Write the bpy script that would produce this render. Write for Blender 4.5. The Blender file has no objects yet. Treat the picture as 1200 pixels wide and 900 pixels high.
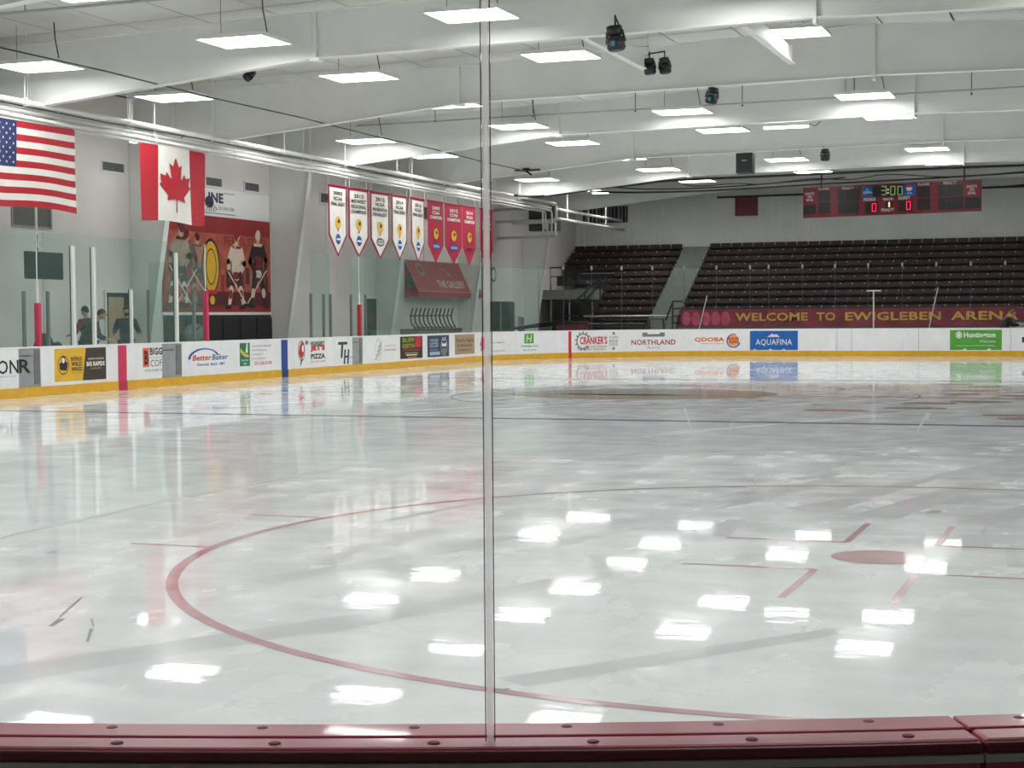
import bpy, bmesh, math, random
from mathutils import Vector, Matrix
random.seed(7)
D = bpy.data; C = bpy.context.scene.collection; SC = bpy.context.scene
sin, cos, pi, rad = math.sin, math.cos, math.pi, math.radians

# ------------------------------------------------------------------ camera
cam = D.cameras.new('camera'); cam.lens = 1948.2 * 36 / 1200; cam.sensor_width = 36; cam.clip_start = .05; cam.clip_end = 300
co = D.objects.new('camera', cam); C.objects.link(co)
ya, pt, ro = rad(20.0018), rad(2.3529), rad(-0.4155)
F = Vector((-sin(ya)*cos(pt), cos(ya)*cos(pt), -sin(pt))); R = Vector((cos(ya), sin(ya), 0)); U = R.cross(F)
R2 = R*cos(ro) + U*sin(ro); U2 = -R*sin(ro) + U*cos(ro)
M = Matrix((R2, U2, -F)).transposed().to_4x4(); M.translation = Vector((8.0775, -1.5538, 1.5984)); co.matrix_world = M
SC.camera = co
# ------------------------------------------------------------------ world, exposure
w = D.worlds.new('world'); SC.world = w; w.use_nodes = True
w.node_tree.nodes['Background'].inputs[0].default_value = (.75, .8, .85, 1); w.node_tree.nodes['Background'].inputs[1].default_value = .15
SC.view_settings.view_transform = 'Standard'; SC.view_settings.look = 'None'; SC.view_settings.gamma = 1
SC.view_settings.exposure = 0.68
LAMP = 9.5          # emission of the LED panels
LAMPFAR = 9.5

# ------------------------------------------------------------------ materials
def lin(c): return c/12.92 if c <= .04045 else ((c+.055)/1.055)**2.4
def H(r, g, b): return (lin(r/255), lin(g/255), lin(b/255))
_m = {}
def mat(name, rgb, rough=.55, metal=0, var=.06, scale=6, bump=0, coat=0, spec=.5, stretch=None, bscale=None):
    if name in _m: return _m[name]
    m = D.materials.new(name); m.use_nodes = True; nt = m.node_tree; b = nt.nodes['Principled BSDF']
    b.inputs['Roughness'].default_value = rough; b.inputs['Metallic'].default_value = metal
    b.inputs['Coat Weight'].default_value = coat; b.inputs['Specular IOR Level'].default_value = spec
    tc = nt.nodes.new('ShaderNodeTexCoord'); mp = nt.nodes.new('ShaderNodeMapping'); nt.links.new(tc.outputs['Object'], mp.inputs[0])
    if stretch: mp.inputs['Scale'].default_value = stretch
    n = nt.nodes.new('ShaderNodeTexNoise'); n.inputs['Scale'].default_value = scale; n.inputs['Detail'].default_value = 3
    nt.links.new(mp.outputs[0], n.inputs['Vector'])
    r = nt.nodes.new('ShaderNodeMapRange'); r.inputs['From Min'].default_value = .3; r.inputs['From Max'].default_value = .7
    r.inputs['To Min'].default_value = 1-var; r.inputs['To Max'].default_value = 1+var
    nt.links.new(n.outputs['Fac'], r.inputs['Value'])
    mx = nt.nodes.new('ShaderNodeVectorMath'); mx.operation = 'SCALE'; mx.inputs[0].default_value = rgb
    nt.links.new(r.outputs[0], mx.inputs['Scale']); nt.links.new(mx.outputs[0], b.inputs['Base Color'])
    if bump:
        n2 = nt.nodes.new('ShaderNodeTexNoise'); n2.inputs['Scale'].default_value = bscale or scale*4; nt.links.new(mp.outputs[0], n2.inputs['Vector'])
        bp = nt.nodes.new('ShaderNodeBump'); bp.inputs['Strength'].default_value = bump; bp.inputs['Distance'].default_value = .01
        nt.links.new(n2.outputs['Fac'], bp.inputs['Height']); nt.links.new(bp.outputs[0], b.inputs['Normal'])
    _m[name] = m; return m
def emis(name, rgb, s):
    if name in _m: return _m[name]
    m = D.materials.new(name); m.use_nodes = True; nt = m.node_tree; nt.nodes.remove(nt.nodes['Principled BSDF'])
    e = nt.nodes.new('ShaderNodeEmission'); e.inputs[0].default_value = (*rgb, 1); e.inputs[1].default_value = s
    nt.links.new(e.outputs[0], nt.nodes['Material Output'].inputs[0]); _m[name] = m; return m
def glass_mat(name, tint, rough=0.0, haze=0.0, hz=(.8, .8, .8), trans=False):
    # thin sheet glazing: transparent with a tint, Fresnel gloss, a little haze
    m = D.materials.new(name); m.use_nodes = True; nt = m.node_tree; nt.nodes.remove(nt.nodes['Principled BSDF']); L = nt.links.new
    t = nt.nodes.new('ShaderNodeBsdfTransparent'); t.inputs[0].default_value = (*tint, 1)
    g = nt.nodes.new('ShaderNodeBsdfGlossy'); g.inputs['Roughness'].default_value = rough
    d = nt.nodes.new('ShaderNodeBsdfTranslucent' if trans else 'ShaderNodeBsdfDiffuse'); d.inputs[0].default_value = (*hz, 1)
    fr = nt.nodes.new('ShaderNodeFresnel'); fr.inputs[0].default_value = 1.3
    a = nt.nodes.new('ShaderNodeMixShader'); a.inputs[0].default_value = haze; L(t.outputs[0], a.inputs[1]); L(d.outputs[0], a.inputs[2])
    ge = nt.nodes.new('ShaderNodeNewGeometry'); iv = nt.nodes.new('ShaderNodeMath'); iv.operation = 'SUBTRACT'; iv.inputs[0].default_value = 1; L(ge.outputs['Backfacing'], iv.inputs[1]); mu = nt.nodes.new('ShaderNodeMath'); mu.operation = 'MULTIPLY'; L(fr.outputs[0], mu.inputs[0]); L(iv.outputs[0], mu.inputs[1])
    b = nt.nodes.new('ShaderNodeMixShader'); L(mu.outputs[0], b.inputs[0]); L(a.outputs[0], b.inputs[1]); L(g.outputs[0], b.inputs[2])
    L(b.outputs[0], nt.nodes['Material Output'].inputs[0]); _m[name] = m; return m
WHITE = mat('white_steel', H(228, 230, 226), .5, var=.03, scale=1.2)
LINER = mat('liner_panel', H(230, 224, 221), .5, var=.04, scale=.7)
ROOF = mat('roof_liner', H(212, 213, 208), .55, var=.07, scale=.5)
BACKW = mat('back_wall_steel', H(236, 241, 237), .6, var=.05, scale=.8)
PIPE = mat('white_pipe', H(228, 228, 224), .6, var=.04, scale=3)
BOARD = mat('board_plastic', H(236, 237, 237), .35, var=.035, scale=2.5)
YEL = mat('kick_yellow', H(222, 170, 40), .35, var=.08, scale=5)
RED = mat('bright_red', H(205, 30, 48), .4); PINK = mat('stripe_red', H(205, 50, 90), .35); BLUE = mat('stripe_blue', H(28, 68, 150), .35)
GREY = mat('gate_grey', H(150, 152, 154), .5, var=.08); DGREY = mat('dark_grey', H(72, 75, 78), .5)
BLACK = mat('black_plastic', H(26, 27, 30), .45); BLKM = mat('black_metal', H(22, 23, 24), .4)
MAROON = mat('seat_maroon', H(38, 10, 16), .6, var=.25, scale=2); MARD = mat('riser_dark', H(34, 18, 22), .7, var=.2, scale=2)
ALU = mat('aluminium', H(170, 174, 174), .35, .6); CAP = mat('cap_red', H(166, 54, 80), .28, var=.05, scale=4, coat=.3)
CONC = mat('concrete', H(120, 120, 118), .8, var=.12, scale=3)
TW = mat('print_white', H(238, 238, 236), .5, var=.02); TK = mat('print_black', H(24, 24, 26), .5); TR = mat('print_red', H(196, 30, 40), .5)
TG = mat('print_green', H(10, 120, 80), .5); TB = mat('print_blue', H(20, 80, 160), .5); TO = mat('print_orange', H(226, 120, 40), .5)
GOLD = mat('print_gold', H(226, 178, 50), .5); TGR = mat('print_grey', H(120, 124, 128), .5)
NAVY = mat('print_navy', H(34, 48, 78), .5); TAN = mat('print_tan', H(176, 146, 116), .5); LIME = mat('print_lime', H(80, 160, 48), .5)
AQUA = mat('print_aqua_blue', H(0, 96, 176), .4); BRN = mat('print_brown', H(60, 50, 40), .5)
TINT = glass_mat('tinted_glass', (.92, .975, .96), haze=.04, hz=(.5, .75, .68)); CLEAR = glass_mat('clear_glass', (.985, .987, .985))
FGLASS = glass_mat('far_glass', (.965, .985, .98)); NET = None

# ------------------------------------------------------------------ mesh builder
_loc = {}
class MB:
    def __init__(s): s.v = []; s.f = []
    def add(s, vs, fs):
        n = len(s.v); s.v += [tuple(v) for v in vs]; s.f += [tuple(i+n for i in f) for f in fs]; return s
    def box(s, x0, x1, y0, y1, z0, z1):
        return s.add([(x, y, z) for z in (z0, z1) for y in (y0, y1) for x in (x0, x1)], [(0, 2, 3, 1), (4, 5, 7, 6), (0, 1, 5, 4), (2, 6, 7, 3), (0, 4, 6, 2), (1, 3, 7, 5)])
    def hexa(s, p):  # 8 points: 4 bottom loop, 4 top loop
        return s.add(p, [(3, 2, 1, 0), (4, 5, 6, 7), (0, 1, 5, 4), (1, 2, 6, 5), (2, 3, 7, 6), (3, 0, 4, 7)])
    def prism(s, pts, d):   # polygon (3-D points) extruded by vector d
        n = len(pts); d = Vector(d); a = [Vector(p) for p in pts]
        return s.add(a+[p+d for p in a], [tuple(range(n))[::-1], tuple(range(n, 2*n))]+[(i, (i+1) % n, n+(i+1) % n, n+i) for i in range(n)])
    def tube(s, pts, r, n=8, closed=True):
        pts = [Vector(p) for p in pts]; rs = r if isinstance(r, (list, tuple)) else [r]*len(pts); base = len(s.v); vs = []
        for i, p in enumerate(pts):
            t = (pts[min(i+1, len(pts)-1)]-pts[max(i-1, 0)]).normalized()
            a = t.cross(Vector((0, 0, 1)) if abs(t.z) < .9 else Vector((1, 0, 0))).normalized(); b = t.cross(a)
            for k in range(n): q = 2*pi*k/n; vs.append(p+a*cos(q)*rs[i]+b*sin(q)*rs[i])
        fs = [(i*n+k, i*n+(k+1) % n, (i+1)*n+(k+1) % n, (i+1)*n+k) for i in range(len(pts)-1) for k in range(n)]
        if closed: fs += [tuple(range(n))[::-1], tuple((len(pts)-1)*n+k for k in range(n))]
        return s.add(vs, fs)
    def ball(s, c, rx, ry, rz, n=12, m=8):
        vs = [(c[0]+rx*sin(pi*j/m)*cos(2*pi*i/n), c[1]+ry*sin(pi*j/m)*sin(2*pi*i/n), c[2]+rz*cos(pi*j/m)) for j in range(m+1) for i in range(n)]
        return s.add(vs, [(j*n+i, j*n+(i+1) % n, (j+1)*n+(i+1) % n, (j+1)*n+i) for j in range(m) for i in range(n)])
    def build(s, name, m, parent=None, smooth=False, bevel=0):
        o0 = _loc.get(parent.name, Vector((0, 0, 0))) if parent else Vector((0, 0, 0))
        me = D.meshes.new(name); me.from_pydata([(v[0]-o0.x, v[1]-o0.y, v[2]-o0.z) for v in s.v], [], s.f); me.materials.append(m)
        bm = bmesh.new(); bm.from_mesh(me); bmesh.ops.recalc_face_normals(bm, faces=bm.faces); bm.to_mesh(me); bm.free()
        if smooth:
            for p in me.polygons: p.use_smooth = True
        o = D.objects.new(name, me); C.objects.link(o)
        if parent: o.parent = parent
        _loc[o.name] = o0
        if bevel:
            b = o.modifiers.new('bevel', 'BEVEL'); b.width = bevel; b.segments = 2
        return o
def box(name, m, parent, *a, bevel=0): return MB().box(*a).build(name, m, parent, bevel=bevel)
def thing(name, label, cat, loc=(0, 0, 0), group=None):
    o = D.objects.new(name, None); C.objects.link(o); o.location = loc; o.empty_display_size = .2
    _loc[o.name] = Vector(loc); o['label'] = label; o['category'] = cat
    if group: o['group'] = group
    return o
def tag(o, label, cat, group=None):
    o['label'] = label; o['category'] = cat
    if group: o['group'] = group
    return o
def struct(o): o['kind'] = 'structure'; return o
def lab(o, l): o['label'] = l; return o
def dup(root, loc, label=None):
    r = root.copy(); C.objects.link(r); r.location = loc; _loc[r.name] = Vector(loc)
    if label: r['label'] = label
    for ch in list(root.children):
        c = ch.copy(); C.objects.link(c); c.parent = r
        for g in list(ch.children):
            d = g.copy(); C.objects.link(d); d.parent = c
    return r

# ------------------------------------------------------------------ rink perimeter
HW, LN, RR = 12.88, 60.94, 8.53
SEG = [('l', LN-2*RR, (-HW, RR), (0, 1)), ('c', pi*RR/2, (-HW+RR, LN-RR), 180), ('l', 2*HW-2*RR, (-HW+RR, LN), (1, 0)), ('c', pi*RR/2, (HW-RR, LN-RR), 90),
       ('l', LN-2*RR, (HW, LN-RR), (0, -1)), ('c', pi*RR/2, (HW-RR, RR), 0), ('l', 2*HW-2*RR, (HW-RR, 0), (-1, 0)), ('c', pi*RR/2, (-HW+RR, RR), -90)]
TOT = sum(s[1] for s in SEG)
def BP(s, z, off=0):    # off > 0 : outwards, away from the ice
    s = s % TOT
    for k, l, c, d in SEG:
        if s <= l+1e-9:
            if k == 'l': return Vector((c[0]+d[0]*s-d[1]*off, c[1]+d[1]*s+d[0]*off, z))
            t = rad(d)-s/RR; return Vector((c[0]+(RR+off)*cos(t), c[1]+(RR+off)*sin(t), z))
        s -= l
def curved(s0, s1):
    a = 0
    for k, l, c, d in SEG:
        if k == 'c' and s1 > a and s0 < a+l: return True
        a += l
    return False
def sweep(mb, s0, s1, o0, o1, z0, z1, step=.35):
    n = max(1, math.ceil((s1-s0)/step)) if curved(s0, s1) else 1; vs = []; fs = []
    for i in range(n+1):
        s = s0+(s1-s0)*i/n; vs += [BP(s, z0, o0), BP(s, z0, o1), BP(s, z1, o1), BP(s, z1, o0)]
    for i in range(n):
        a = i*4; fs += [(a+k, a+(k+1) % 4, a+4+(k+1) % 4, a+4+k) for k in range(4)]
    fs += [(0, 1, 2, 3), (n*4+3, n*4+2, n*4+1, n*4)]
    return mb.add(vs, fs)
# surfaces that flat print is laid on: (a, z, height above surface) -> world
SB = lambda a, z, o: BP(a, z, -o)
def SX(x): return lambda a, z, o: Vector((x+o, a, z))
def SY(y): return lambda a, z, o: Vector((a, y-o, z))
def rect(S, a0, a1, z0, z1, o, name, m, parent, skew=0, th=.003):
    n = max(1, math.ceil((a1-a0)/.3)) if (S is SB and curved(a0, a1)) else 1; mb = MB(); vs = []
    for i in range(n+1):
        t = i/n; a = a0+(a1-a0)*t; vs += [S(a-skew, z0, o), S(a+skew, z1, o), S(a+skew, z1, o-th), S(a-skew, z0, o-th)]
    fs = []
    for i in range(n): fs += [(i*4+k, i*4+(k+1) % 4, i*4+4+(k+1) % 4, i*4+4+k) for k in range(4)]
    fs += [(0, 1, 2, 3), (n*4+3, n*4+2, n*4+1, n*4)]
    return mb.add(vs, fs).build(name, m, parent)
def shape(S, pts, o, name, m, parent, th=.003):
    n = len(pts); mb = MB(); mb.add([S(a, z, o) for a, z in pts]+[S(a, z, o-th) for a, z in pts], [tuple(range(n)), tuple(range(n, 2*n))[::-1]]+[(i, (i+1) % n, n+(i+1) % n, n+i) for i in range(n)])
    return mb.build(name, m, parent)
def ell(ca, cz, ra, rz, n=24, a0=0, a1=2*pi): return [(ca+ra*cos(a0+(a1-a0)*i/n), cz+rz*sin(a0+(a1-a0)*i/n)) for i in range(n if abs(a1-a0-2*pi) < 1e-6 else n+1)]
def ring(S, ca, cz, ra, rz, wd, o, name, m, parent, a0=0, a1=2*pi, n=28):
    pts = [(ca+(ra)*cos(a0+(a1-a0)*i/n), cz+(rz)*sin(a0+(a1-a0)*i/n)) for i in range(n+1)]; q = [(ca+(ra-wd)*cos(a0+(a1-a0)*i/n), cz+(rz-wd)*sin(a0+(a1-a0)*i/n)) for i in range(n+1)]
    mb = MB(); mb.add([S(a, z, o) for a, z in pts]+[S(a, z, o) for a, z in q], [(i, i+1, n+2+i, n+1+i) for i in range(n)]); return mb.build(name, m, parent)
_tx = {}
def text_geo(t, bold, shear):
    k = (t, bold, shear)
    if k not in _tx:
        cu = D.curves.new('t', 'FONT'); cu.body = t; cu.offset = bold; cu.shear = shear; cu.resolution_u = 2; cu.space_character = 1.05
        o = D.objects.new('t', cu); C.objects.link(o); dg = bpy.context.evaluated_depsgraph_get(); me = D.meshes.new_from_object(o.evaluated_get(dg))
        vs = [v.co.copy() for v in me.vertices]; fs = [tuple(p.vertices) for p in me.polygons]
        D.objects.remove(o); D.meshes.remove(me); D.curves.remove(cu)
        x0 = min(v.x for v in vs); x1 = max(v.x for v in vs); y0 = min(v.y for v in vs); y1 = max(v.y for v in vs)
        _tx[k] = ([((v.x-x0)/(x1-x0), (v.y-y0)/(y1-y0)) for v in vs], fs)
    return _tx[k]
def text(S, t, a0, a1, z0, z1, o, m, parent, bold=.012, shear=0, name='lettering'):
    vs, fs = text_geo(t, bold, shear); mb = MB(); mb.add([S(a0+(a1-a0)*u, z0+(z1-z0)*v, o) for u, v in vs], fs)
    ob = mb.build(name, m, parent); return ob

# ================================================================== SETTING
XL, XR, YB, YN = -16.1, 22.1, 73.8, -10.0
sl = struct(MB().box(XL-.3, XR+.3, YN, YB+.3, -.3, -.02).build('floor', CONC))
# ice material: pale translucent-looking sheet, wet gloss
def ice_mat(name, base, r0, r1, bump, bs, dark, c0=.6, c1=.9):
    m = D.materials.new(name); m.use_nodes = True; nt = m.node_tree; b = nt.nodes['Principled BSDF']; L = nt.links.new
    tc = nt.nodes.new('ShaderNodeTexCoord')
    def noise(sc, st, det=4, ang=0):
        mp = nt.nodes.new('ShaderNodeMapping'); mp.inputs['Scale'].default_value = st; mp.inputs['Rotation'].default_value = (0, 0, ang); L(tc.outputs['Object'], mp.inputs[0])
        n = nt.nodes.new('ShaderNodeTexNoise'); n.inputs['Scale'].default_value = sc; n.inputs['Detail'].default_value = det; L(mp.outputs[0], n.inputs['Vector']); return n
    n1 = noise(.55, (1, .35, 1), 3, .35); n2 = noise(2.2, (1, .5, 1), 5, .5)
    r1_ = nt.nodes.new('ShaderNodeMapRange'); r1_.inputs['From Min'].default_value = .52; r1_.inputs['From Max'].default_value = .6; r1_.inputs['To Max'].default_value = dark; L(n1.outputs['Fac'], r1_.inputs['Value'])
    mx = nt.nodes.new('ShaderNodeMix'); mx.data_type = 'RGBA'; mx.inputs['A'].default_value = (*base, 1); mx.inputs['B'].default_value = (base[0]*.72, base[1]*.74, base[2]*.75, 1); L(r1_.outputs[0], mx.inputs['Factor'])
    r2 = nt.nodes.new('ShaderNodeMapRange'); r2.inputs['From Min'].default_value = .35; r2.inputs['From Max'].default_value = .7; r2.inputs['To Min'].default_value = .96; r2.inputs['To Max'].default_value = 1.03; L(n2.outputs['Fac'], r2.inputs['Value'])
    vm = nt.nodes.new('ShaderNodeVectorMath'); vm.operation = 'SCALE'; L(mx.outputs['Result'], vm.inputs[0]); L(r2.outputs[0], vm.inputs['Scale']); L(vm.outputs[0], b.inputs['Base Color'])
    rr = nt.nodes.new('ShaderNodeMapRange'); rr.inputs['From Min'].default_value = .35; rr.inputs['From Max'].default_value = .65; rr.inputs['To Min'].default_value = r0; rr.inputs['To Max'].default_value = r1; L(n2.outputs['Fac'], rr.inputs['Value']); L(rr.outputs[0], b.inputs['Roughness'])
    b.inputs['IOR'].default_value = 1.1
    n3 = noise(bs, (.5, 1, 1), 5, .25); bp = nt.nodes.new('ShaderNodeBump'); bp.inputs['Strength'].default_value = bump; bp.inputs['Distance'].default_value = .004; L(n3.outputs['Fac'], bp.inputs['Height']); L(bp.outputs[0], b.inputs['Normal'])
    cw = nt.nodes.new('ShaderNodeMapRange'); cw.inputs['From Min'].default_value = .36; cw.inputs['From Max'].default_value = .64; cw.inputs['To Min'].default_value = c0; cw.inputs['To Max'].default_value = c1
    n4 = noise(3, (.35, 1, 1), 4, .25); L(n4.outputs['Fac'], cw.inputs['Value']); L(cw.outputs[0], b.inputs['Coat Weight']); b.inputs['Coat Roughness'].default_value = .025; b.inputs['Coat IOR'].default_value = 1.16
    n5 = noise(6, (.4, 1, 1), 5, .3); b5 = nt.nodes.new('ShaderNodeBump'); b5.inputs['Strength'].default_value = bump*.9; b5.inputs['Distance'].default_value = .004; L(n5.outputs['Fac'], b5.inputs['Height']); L(b5.outputs[0], b.inputs['Coat Normal'])
    return m
ICE = ice_mat('ice', H(236, 240, 241), .16, .3, .1, 8, .22)
WET = ice_mat('wet_ice', H(236, 240, 241), .05, .14, .05, 6, .2, .5, .7)
WET.node_tree.nodes['Principled BSDF'].inputs['IOR'].default_value = 1.05
ring_pts = [BP(TOT*i/240, 0) for i in range(240)]
ice = struct(MB().prism([(p.x, p.y, -.019) for p in ring_pts], (0, 0, .019)).build('ice_sheet', ICE))
# wetter, freshly flooded band beyond an edge that crosses the near zone
edge = [(-12.7, 6.0), (-6, 7.0), (.39, 8.56), (.27, 11.04), (.26, 13.18), (.4, 14.6), (1.78, 15.72), (3.44, 16.87), (4.99, 18.03), (6.81, 19.72), (9.5, 22.5), (12.7, 25.5)]
per = [BP(43.88-36+i*(79.4-7.9+8)/80, 0, -.05) for i in range(81)]
wet = [(x, y) for x, y in edge[::-1]]+[(p.x, p.y) for p in per if not (p.x > 12.8 and p.y < 26)]
mb = MB().prism([(x, y, -.001) for x, y in wet], (0, 0, .0015)); lab(mb.build('wet_patch', WET, ice), 'glossy freshly flooded band of ice')

def flat(pts, z, name, m, l=None):
    mb = MB().add([(x, y, z) for x, y in pts], [tuple(range(len(pts)))]); o = mb.build(name, m, ice)
    if l: lab(o, l)
    return o
PR = mat('ice_paint_red', H(204, 166, 172), .07, var=.12, scale=3, spec=.5); PB = mat('ice_paint_blue', H(112, 120, 150), .12, var=.12, scale=3)
PBR = mat('ice_paint_brown', H(172, 158, 132), .1, var=.2, scale=1.2); PGR = mat('ice_paint_grey', H(150, 154, 160), .1, var=.1)
ZL = .0013
for m_ in (PR, PB, PBR, PGR): m_.node_tree.nodes['Principled BSDF'].inputs['IOR'].default_value = 1.22
def yline(y, wd, m, name='ice_line', x0=-HW, x1=HW):
    return flat([(x0, y-wd/2), (x1, y-wd/2), (x1, y+wd/2), (x0, y+wd/2)], ZL, name, m)
lab(yline(30.48, .3, PR, 'centre_line'), 'red centre line'); lab(yline(22.7, .3, PB, 'blue_line'), 'near blue line'); lab(yline(38.25, .3, PB, 'blue_line'), 'far blue line')
yline(57.6, .05, PR, 'goal_line', -11.2, 11.2); yline(3.35, .05, PR, 'goal_line', -11.2, 11.2)
def circ(cx, cy, r, wd, m, name, l=None):
    n = 96; mb = MB(); mb.add([(cx+(r+s)*cos(2*pi*i/n), cy+(r+s)*sin(2*pi*i/n), ZL+.0003) for s in (-wd/2, wd/2) for i in range(n)], [(i, (i+1) % n, n+(i+1) % n, n+i) for i in range(n)])
    o = mb.build(name, m, ice)
    if l: lab(o, l)
circ(0, 30.48, 4.57, .05, PB, 'centre_circle')
def faceoff(cx, cy, main=False):
    circ(cx, cy, 4.54, .075, PR, 'faceoff_circle', 'nearest red face-off circle' if main else None)
    flat([(cx+.31*cos(2*pi*i/28), cy+.31*sin(2*pi*i/28)) for i in range(28)], ZL+.0004, 'faceoff_spot', PR)
    for sx in (-1, 1):
        for sy in (-1, 1):
            a, b = cx+sx*.31, cy+sy*.65
            mb = MB()
            for (x0, x1, y0, y1) in ((a, a+sx*.85, b-.025, b+.025), (a-.025, a+.025, b, b+sy*1.1)):
                mb.add([(x0, y0, ZL), (x1, y0, ZL), (x1, y1, ZL), (x0, y1, ZL)], [(0, 1, 2, 3)])
            mb.build('faceoff_mark', PR, ice)
            y = cy+sy*.88; x0 = cx+sx*4.5
            MB().add([(x0, y-.025, ZL), (x0+sx*.62, y-.025, ZL), (x0+sx*.62, y+.025, ZL), (x0, y+.025, ZL)], [(0, 1, 2, 3)]).build('hash_mark', PR, ice)
faceoff(6.62, 9.45, True); faceoff(-6.62, 9.45); faceoff(6.62, 51.5); faceoff(-6.62, 51.5)
for x in (-6.7, 6.7):
    for y in (24.4, 36.6): flat([(x+.31*cos(2*pi*i/20), y+.31*sin(2*pi*i/20)) for i in range(20)], ZL, 'faceoff_spot', PR)
# centre-ice emblem and the small paw-like spots beside it
flat([(-.9+2.7*cos(2*pi*i/40), 30.9+2.3*sin(2*pi*i/40)) for i in range(40)], ZL-.0003, 'centre_emblem', PBR, 'faded gold and grey emblem at centre ice')
flat([(-1.2+1.9*cos(2*pi*i/30), 31.3+1.1*sin(2*pi*i/30)) for i in range(30)], ZL, 'centre_emblem', PGR)
for x, y, rx in [(3.74, 25.97, .55), (4.9, 26.9, .55), (3.45, 34.7, .5), (5.3, 33.5, .6), (5.52, 35.5, .5), (5.81, 29.15, .55), (4.97, 28.5, .5), (4.6, 36.6, .5), (6.4, 31.5, .5), (5.2, 32, .45), (6.6, 25.2, .5)]:
    flat([(x+rx*cos(2*pi*i/20), y+.32*sin(2*pi*i/20)) for i in range(20)], ZL, 'painted_spot', PR if x < 4 else PBR if x > 6.5 else mat('ice_paint_mauve', H(160, 140, 142), .1))
# darker squeegee tracks and skate cuts left in the sheet
TRK = mat('ice_track', H(214, 216, 217), .06, var=.05, scale=2, spec=.2); CUT = mat('skate_cut', H(162, 164, 167), .5); TRK.node_tree.nodes['Principled BSDF'].inputs['IOR'].default_value = 1.2
_tk = [0]
def track(x0, y0, x1, y1, wd, m=TRK, z=.0006):
    _tk[0] += 1; z += _tk[0]*.000005
    d = Vector((x1-x0, y1-y0)); n = Vector((-d.y, d.x)).normalized()*wd/2
    return flat([(x0+n.x, y0+n.y), (x1+n.x*.6, y1+n.y*.6), (x1-n.x*.6, y1-n.y*.6), (x0-n.x, y0-n.y)], z, 'skate_cut' if m is CUT else 'ice_streak', m)
for a in [(2.6, 3.2, 4.6, 6.9, .42), (4.2, 6.0, 5.2, 8.6, .3), (5.6, 5.2, 6.9, 7.0, .22), (3.2, 7.3, 3.9, 9.2, .25), (4.3, 9.0, 5.4, 13.5, .12), (6.6, 4.2, 6.9, 4.9, .25),
          (5.0, 12.2, 5.5, 14.5, .3), (5.7, 11.9, 6.0, 12.9, .42), (6.3, 11.6, 6.9, 14.6, .4), (6.0, 13.2, 6.4, 15, .3), (7.1, 11.4, 7.6, 13.2, .35), (6.6, 15.1, 7.2, 17.5, .5), (7.6, 14, 8, 16, .5), (4.5, 10.5, 4.8, 11.3, .4)]: track(*a)
CUT.node_tree.nodes['Principled BSDF'].inputs['IOR'].default_value = 1.03
CUTL = mat('skate_cut_pale', H(222, 225, 226), .3)
for k in range(34):
    x = random.uniform(-9, 2.5); y = random.uniform(19, 29); q = random.uniform(3, 9); track(x, y, x+q*random.uniform(.35, .6), y+q, random.uniform(.02, .05), (CUT, CUTL, TRK)[k % 3])
for k in range(26):
    x = random.uniform(2, 9); y = random.uniform(8, 20); q = random.uniform(.2, 1.2); track(x, y, x+q*random.uniform(-.3, .5), y+q, random.uniform(.03, .3), TRK)
for (xa, ya_), (xb, yb) in zip(edge[1:-1], edge[2:]): track(xa, ya_, xb, yb, .035, mat('wet_edge', H(176, 172, 176), .3))
for a in [(2.5, 6.52, 2.75, 5.95, .015), (2.8, 5.9, 2.87, 5.7, .04), (2.95, 5.95, 3.1, 5.75, .012), (3.12, 5.7, 3.3, 5.4, .02), (1.9, 4.6, 2.1, 5.1, .03), (1.55, 5.3, 1.9, 5.6, .05), (1.13, 26.16, 2.89, 19.61, .035), (2.75, 22.6, 3.2, 20.4, .03), (5.25, 25.58, 5.55, 21.42, .05), (5.25, 25.6, 5.4, 24, .09), (4.56, 15.83, 5.15, 12.26, .015), (6.7, 12, 6.72, 12.2, .12),
          (2.7, 10.3, 3.0, 11.9, .02), (6.1, 4.5, 6.2, 4.6, .06), (6.0, 3.9, 6.06, 3.96, .05), (5.6, 5.0, 5.64, 5.08, .04), (5.3, 15.5, 5.6, 20, .02), (1.2, 8, 1.25, 8.05, .06), (2.4, 16.5, 2.5, 16.62, .1)]: track(*a, m=CUT, z=.0017)
# --- walls
def wall_left():
    w = struct(MB().box(XL-.25, XL-.04, YN, YB, -.02, 7.35).build('wall_left', DGREY))
    ys = [YN, -2, 6, 13.1, 20.7, 24.6, 28.3, 32.1, 35.86, 39.6, 43.5, 47.3, 51.1, 55.4, 58.2, 60.94, 62.7, 65.0, 66.5, 70.2, YB]
    for a, b in zip(ys, ys[1:]):
        MB().box(XL-.04, XL, a+.012, b-.012, 0, 7.3).build('wall_panel', LINER, w)
    return w
wl = wall_left()
wb = struct(MB().box(XL-.25, XR, YB+.03, YB+.25, -.02, 8.2).build('wall_back', BACKW))
x = XL; k = 0
while x < 8:
    MB().box(x, x+.915-.01, YB, YB+.03, 0, 8).build('wall_panel', BACKW, wb)
    o = MB(); [o.box(x+.05+q*.305, x+.15+q*.305, YB-.035, YB, 0, 8) for q in range(3)]; o.build('panel_rib', BACKW, wb)
    x += .915
MB().box(8, XR, YB, YB+.03, 0, 8).build('wall_panel', BACKW, wb)
struct(MB().box(XR, XR+.25, YN, YB, -.02, 7.4).build('wall_right', LINER)); struct(MB().box(XL, XR, YN-.25, YN, -.02, 8.2).build('wall_near', LINER))
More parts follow.
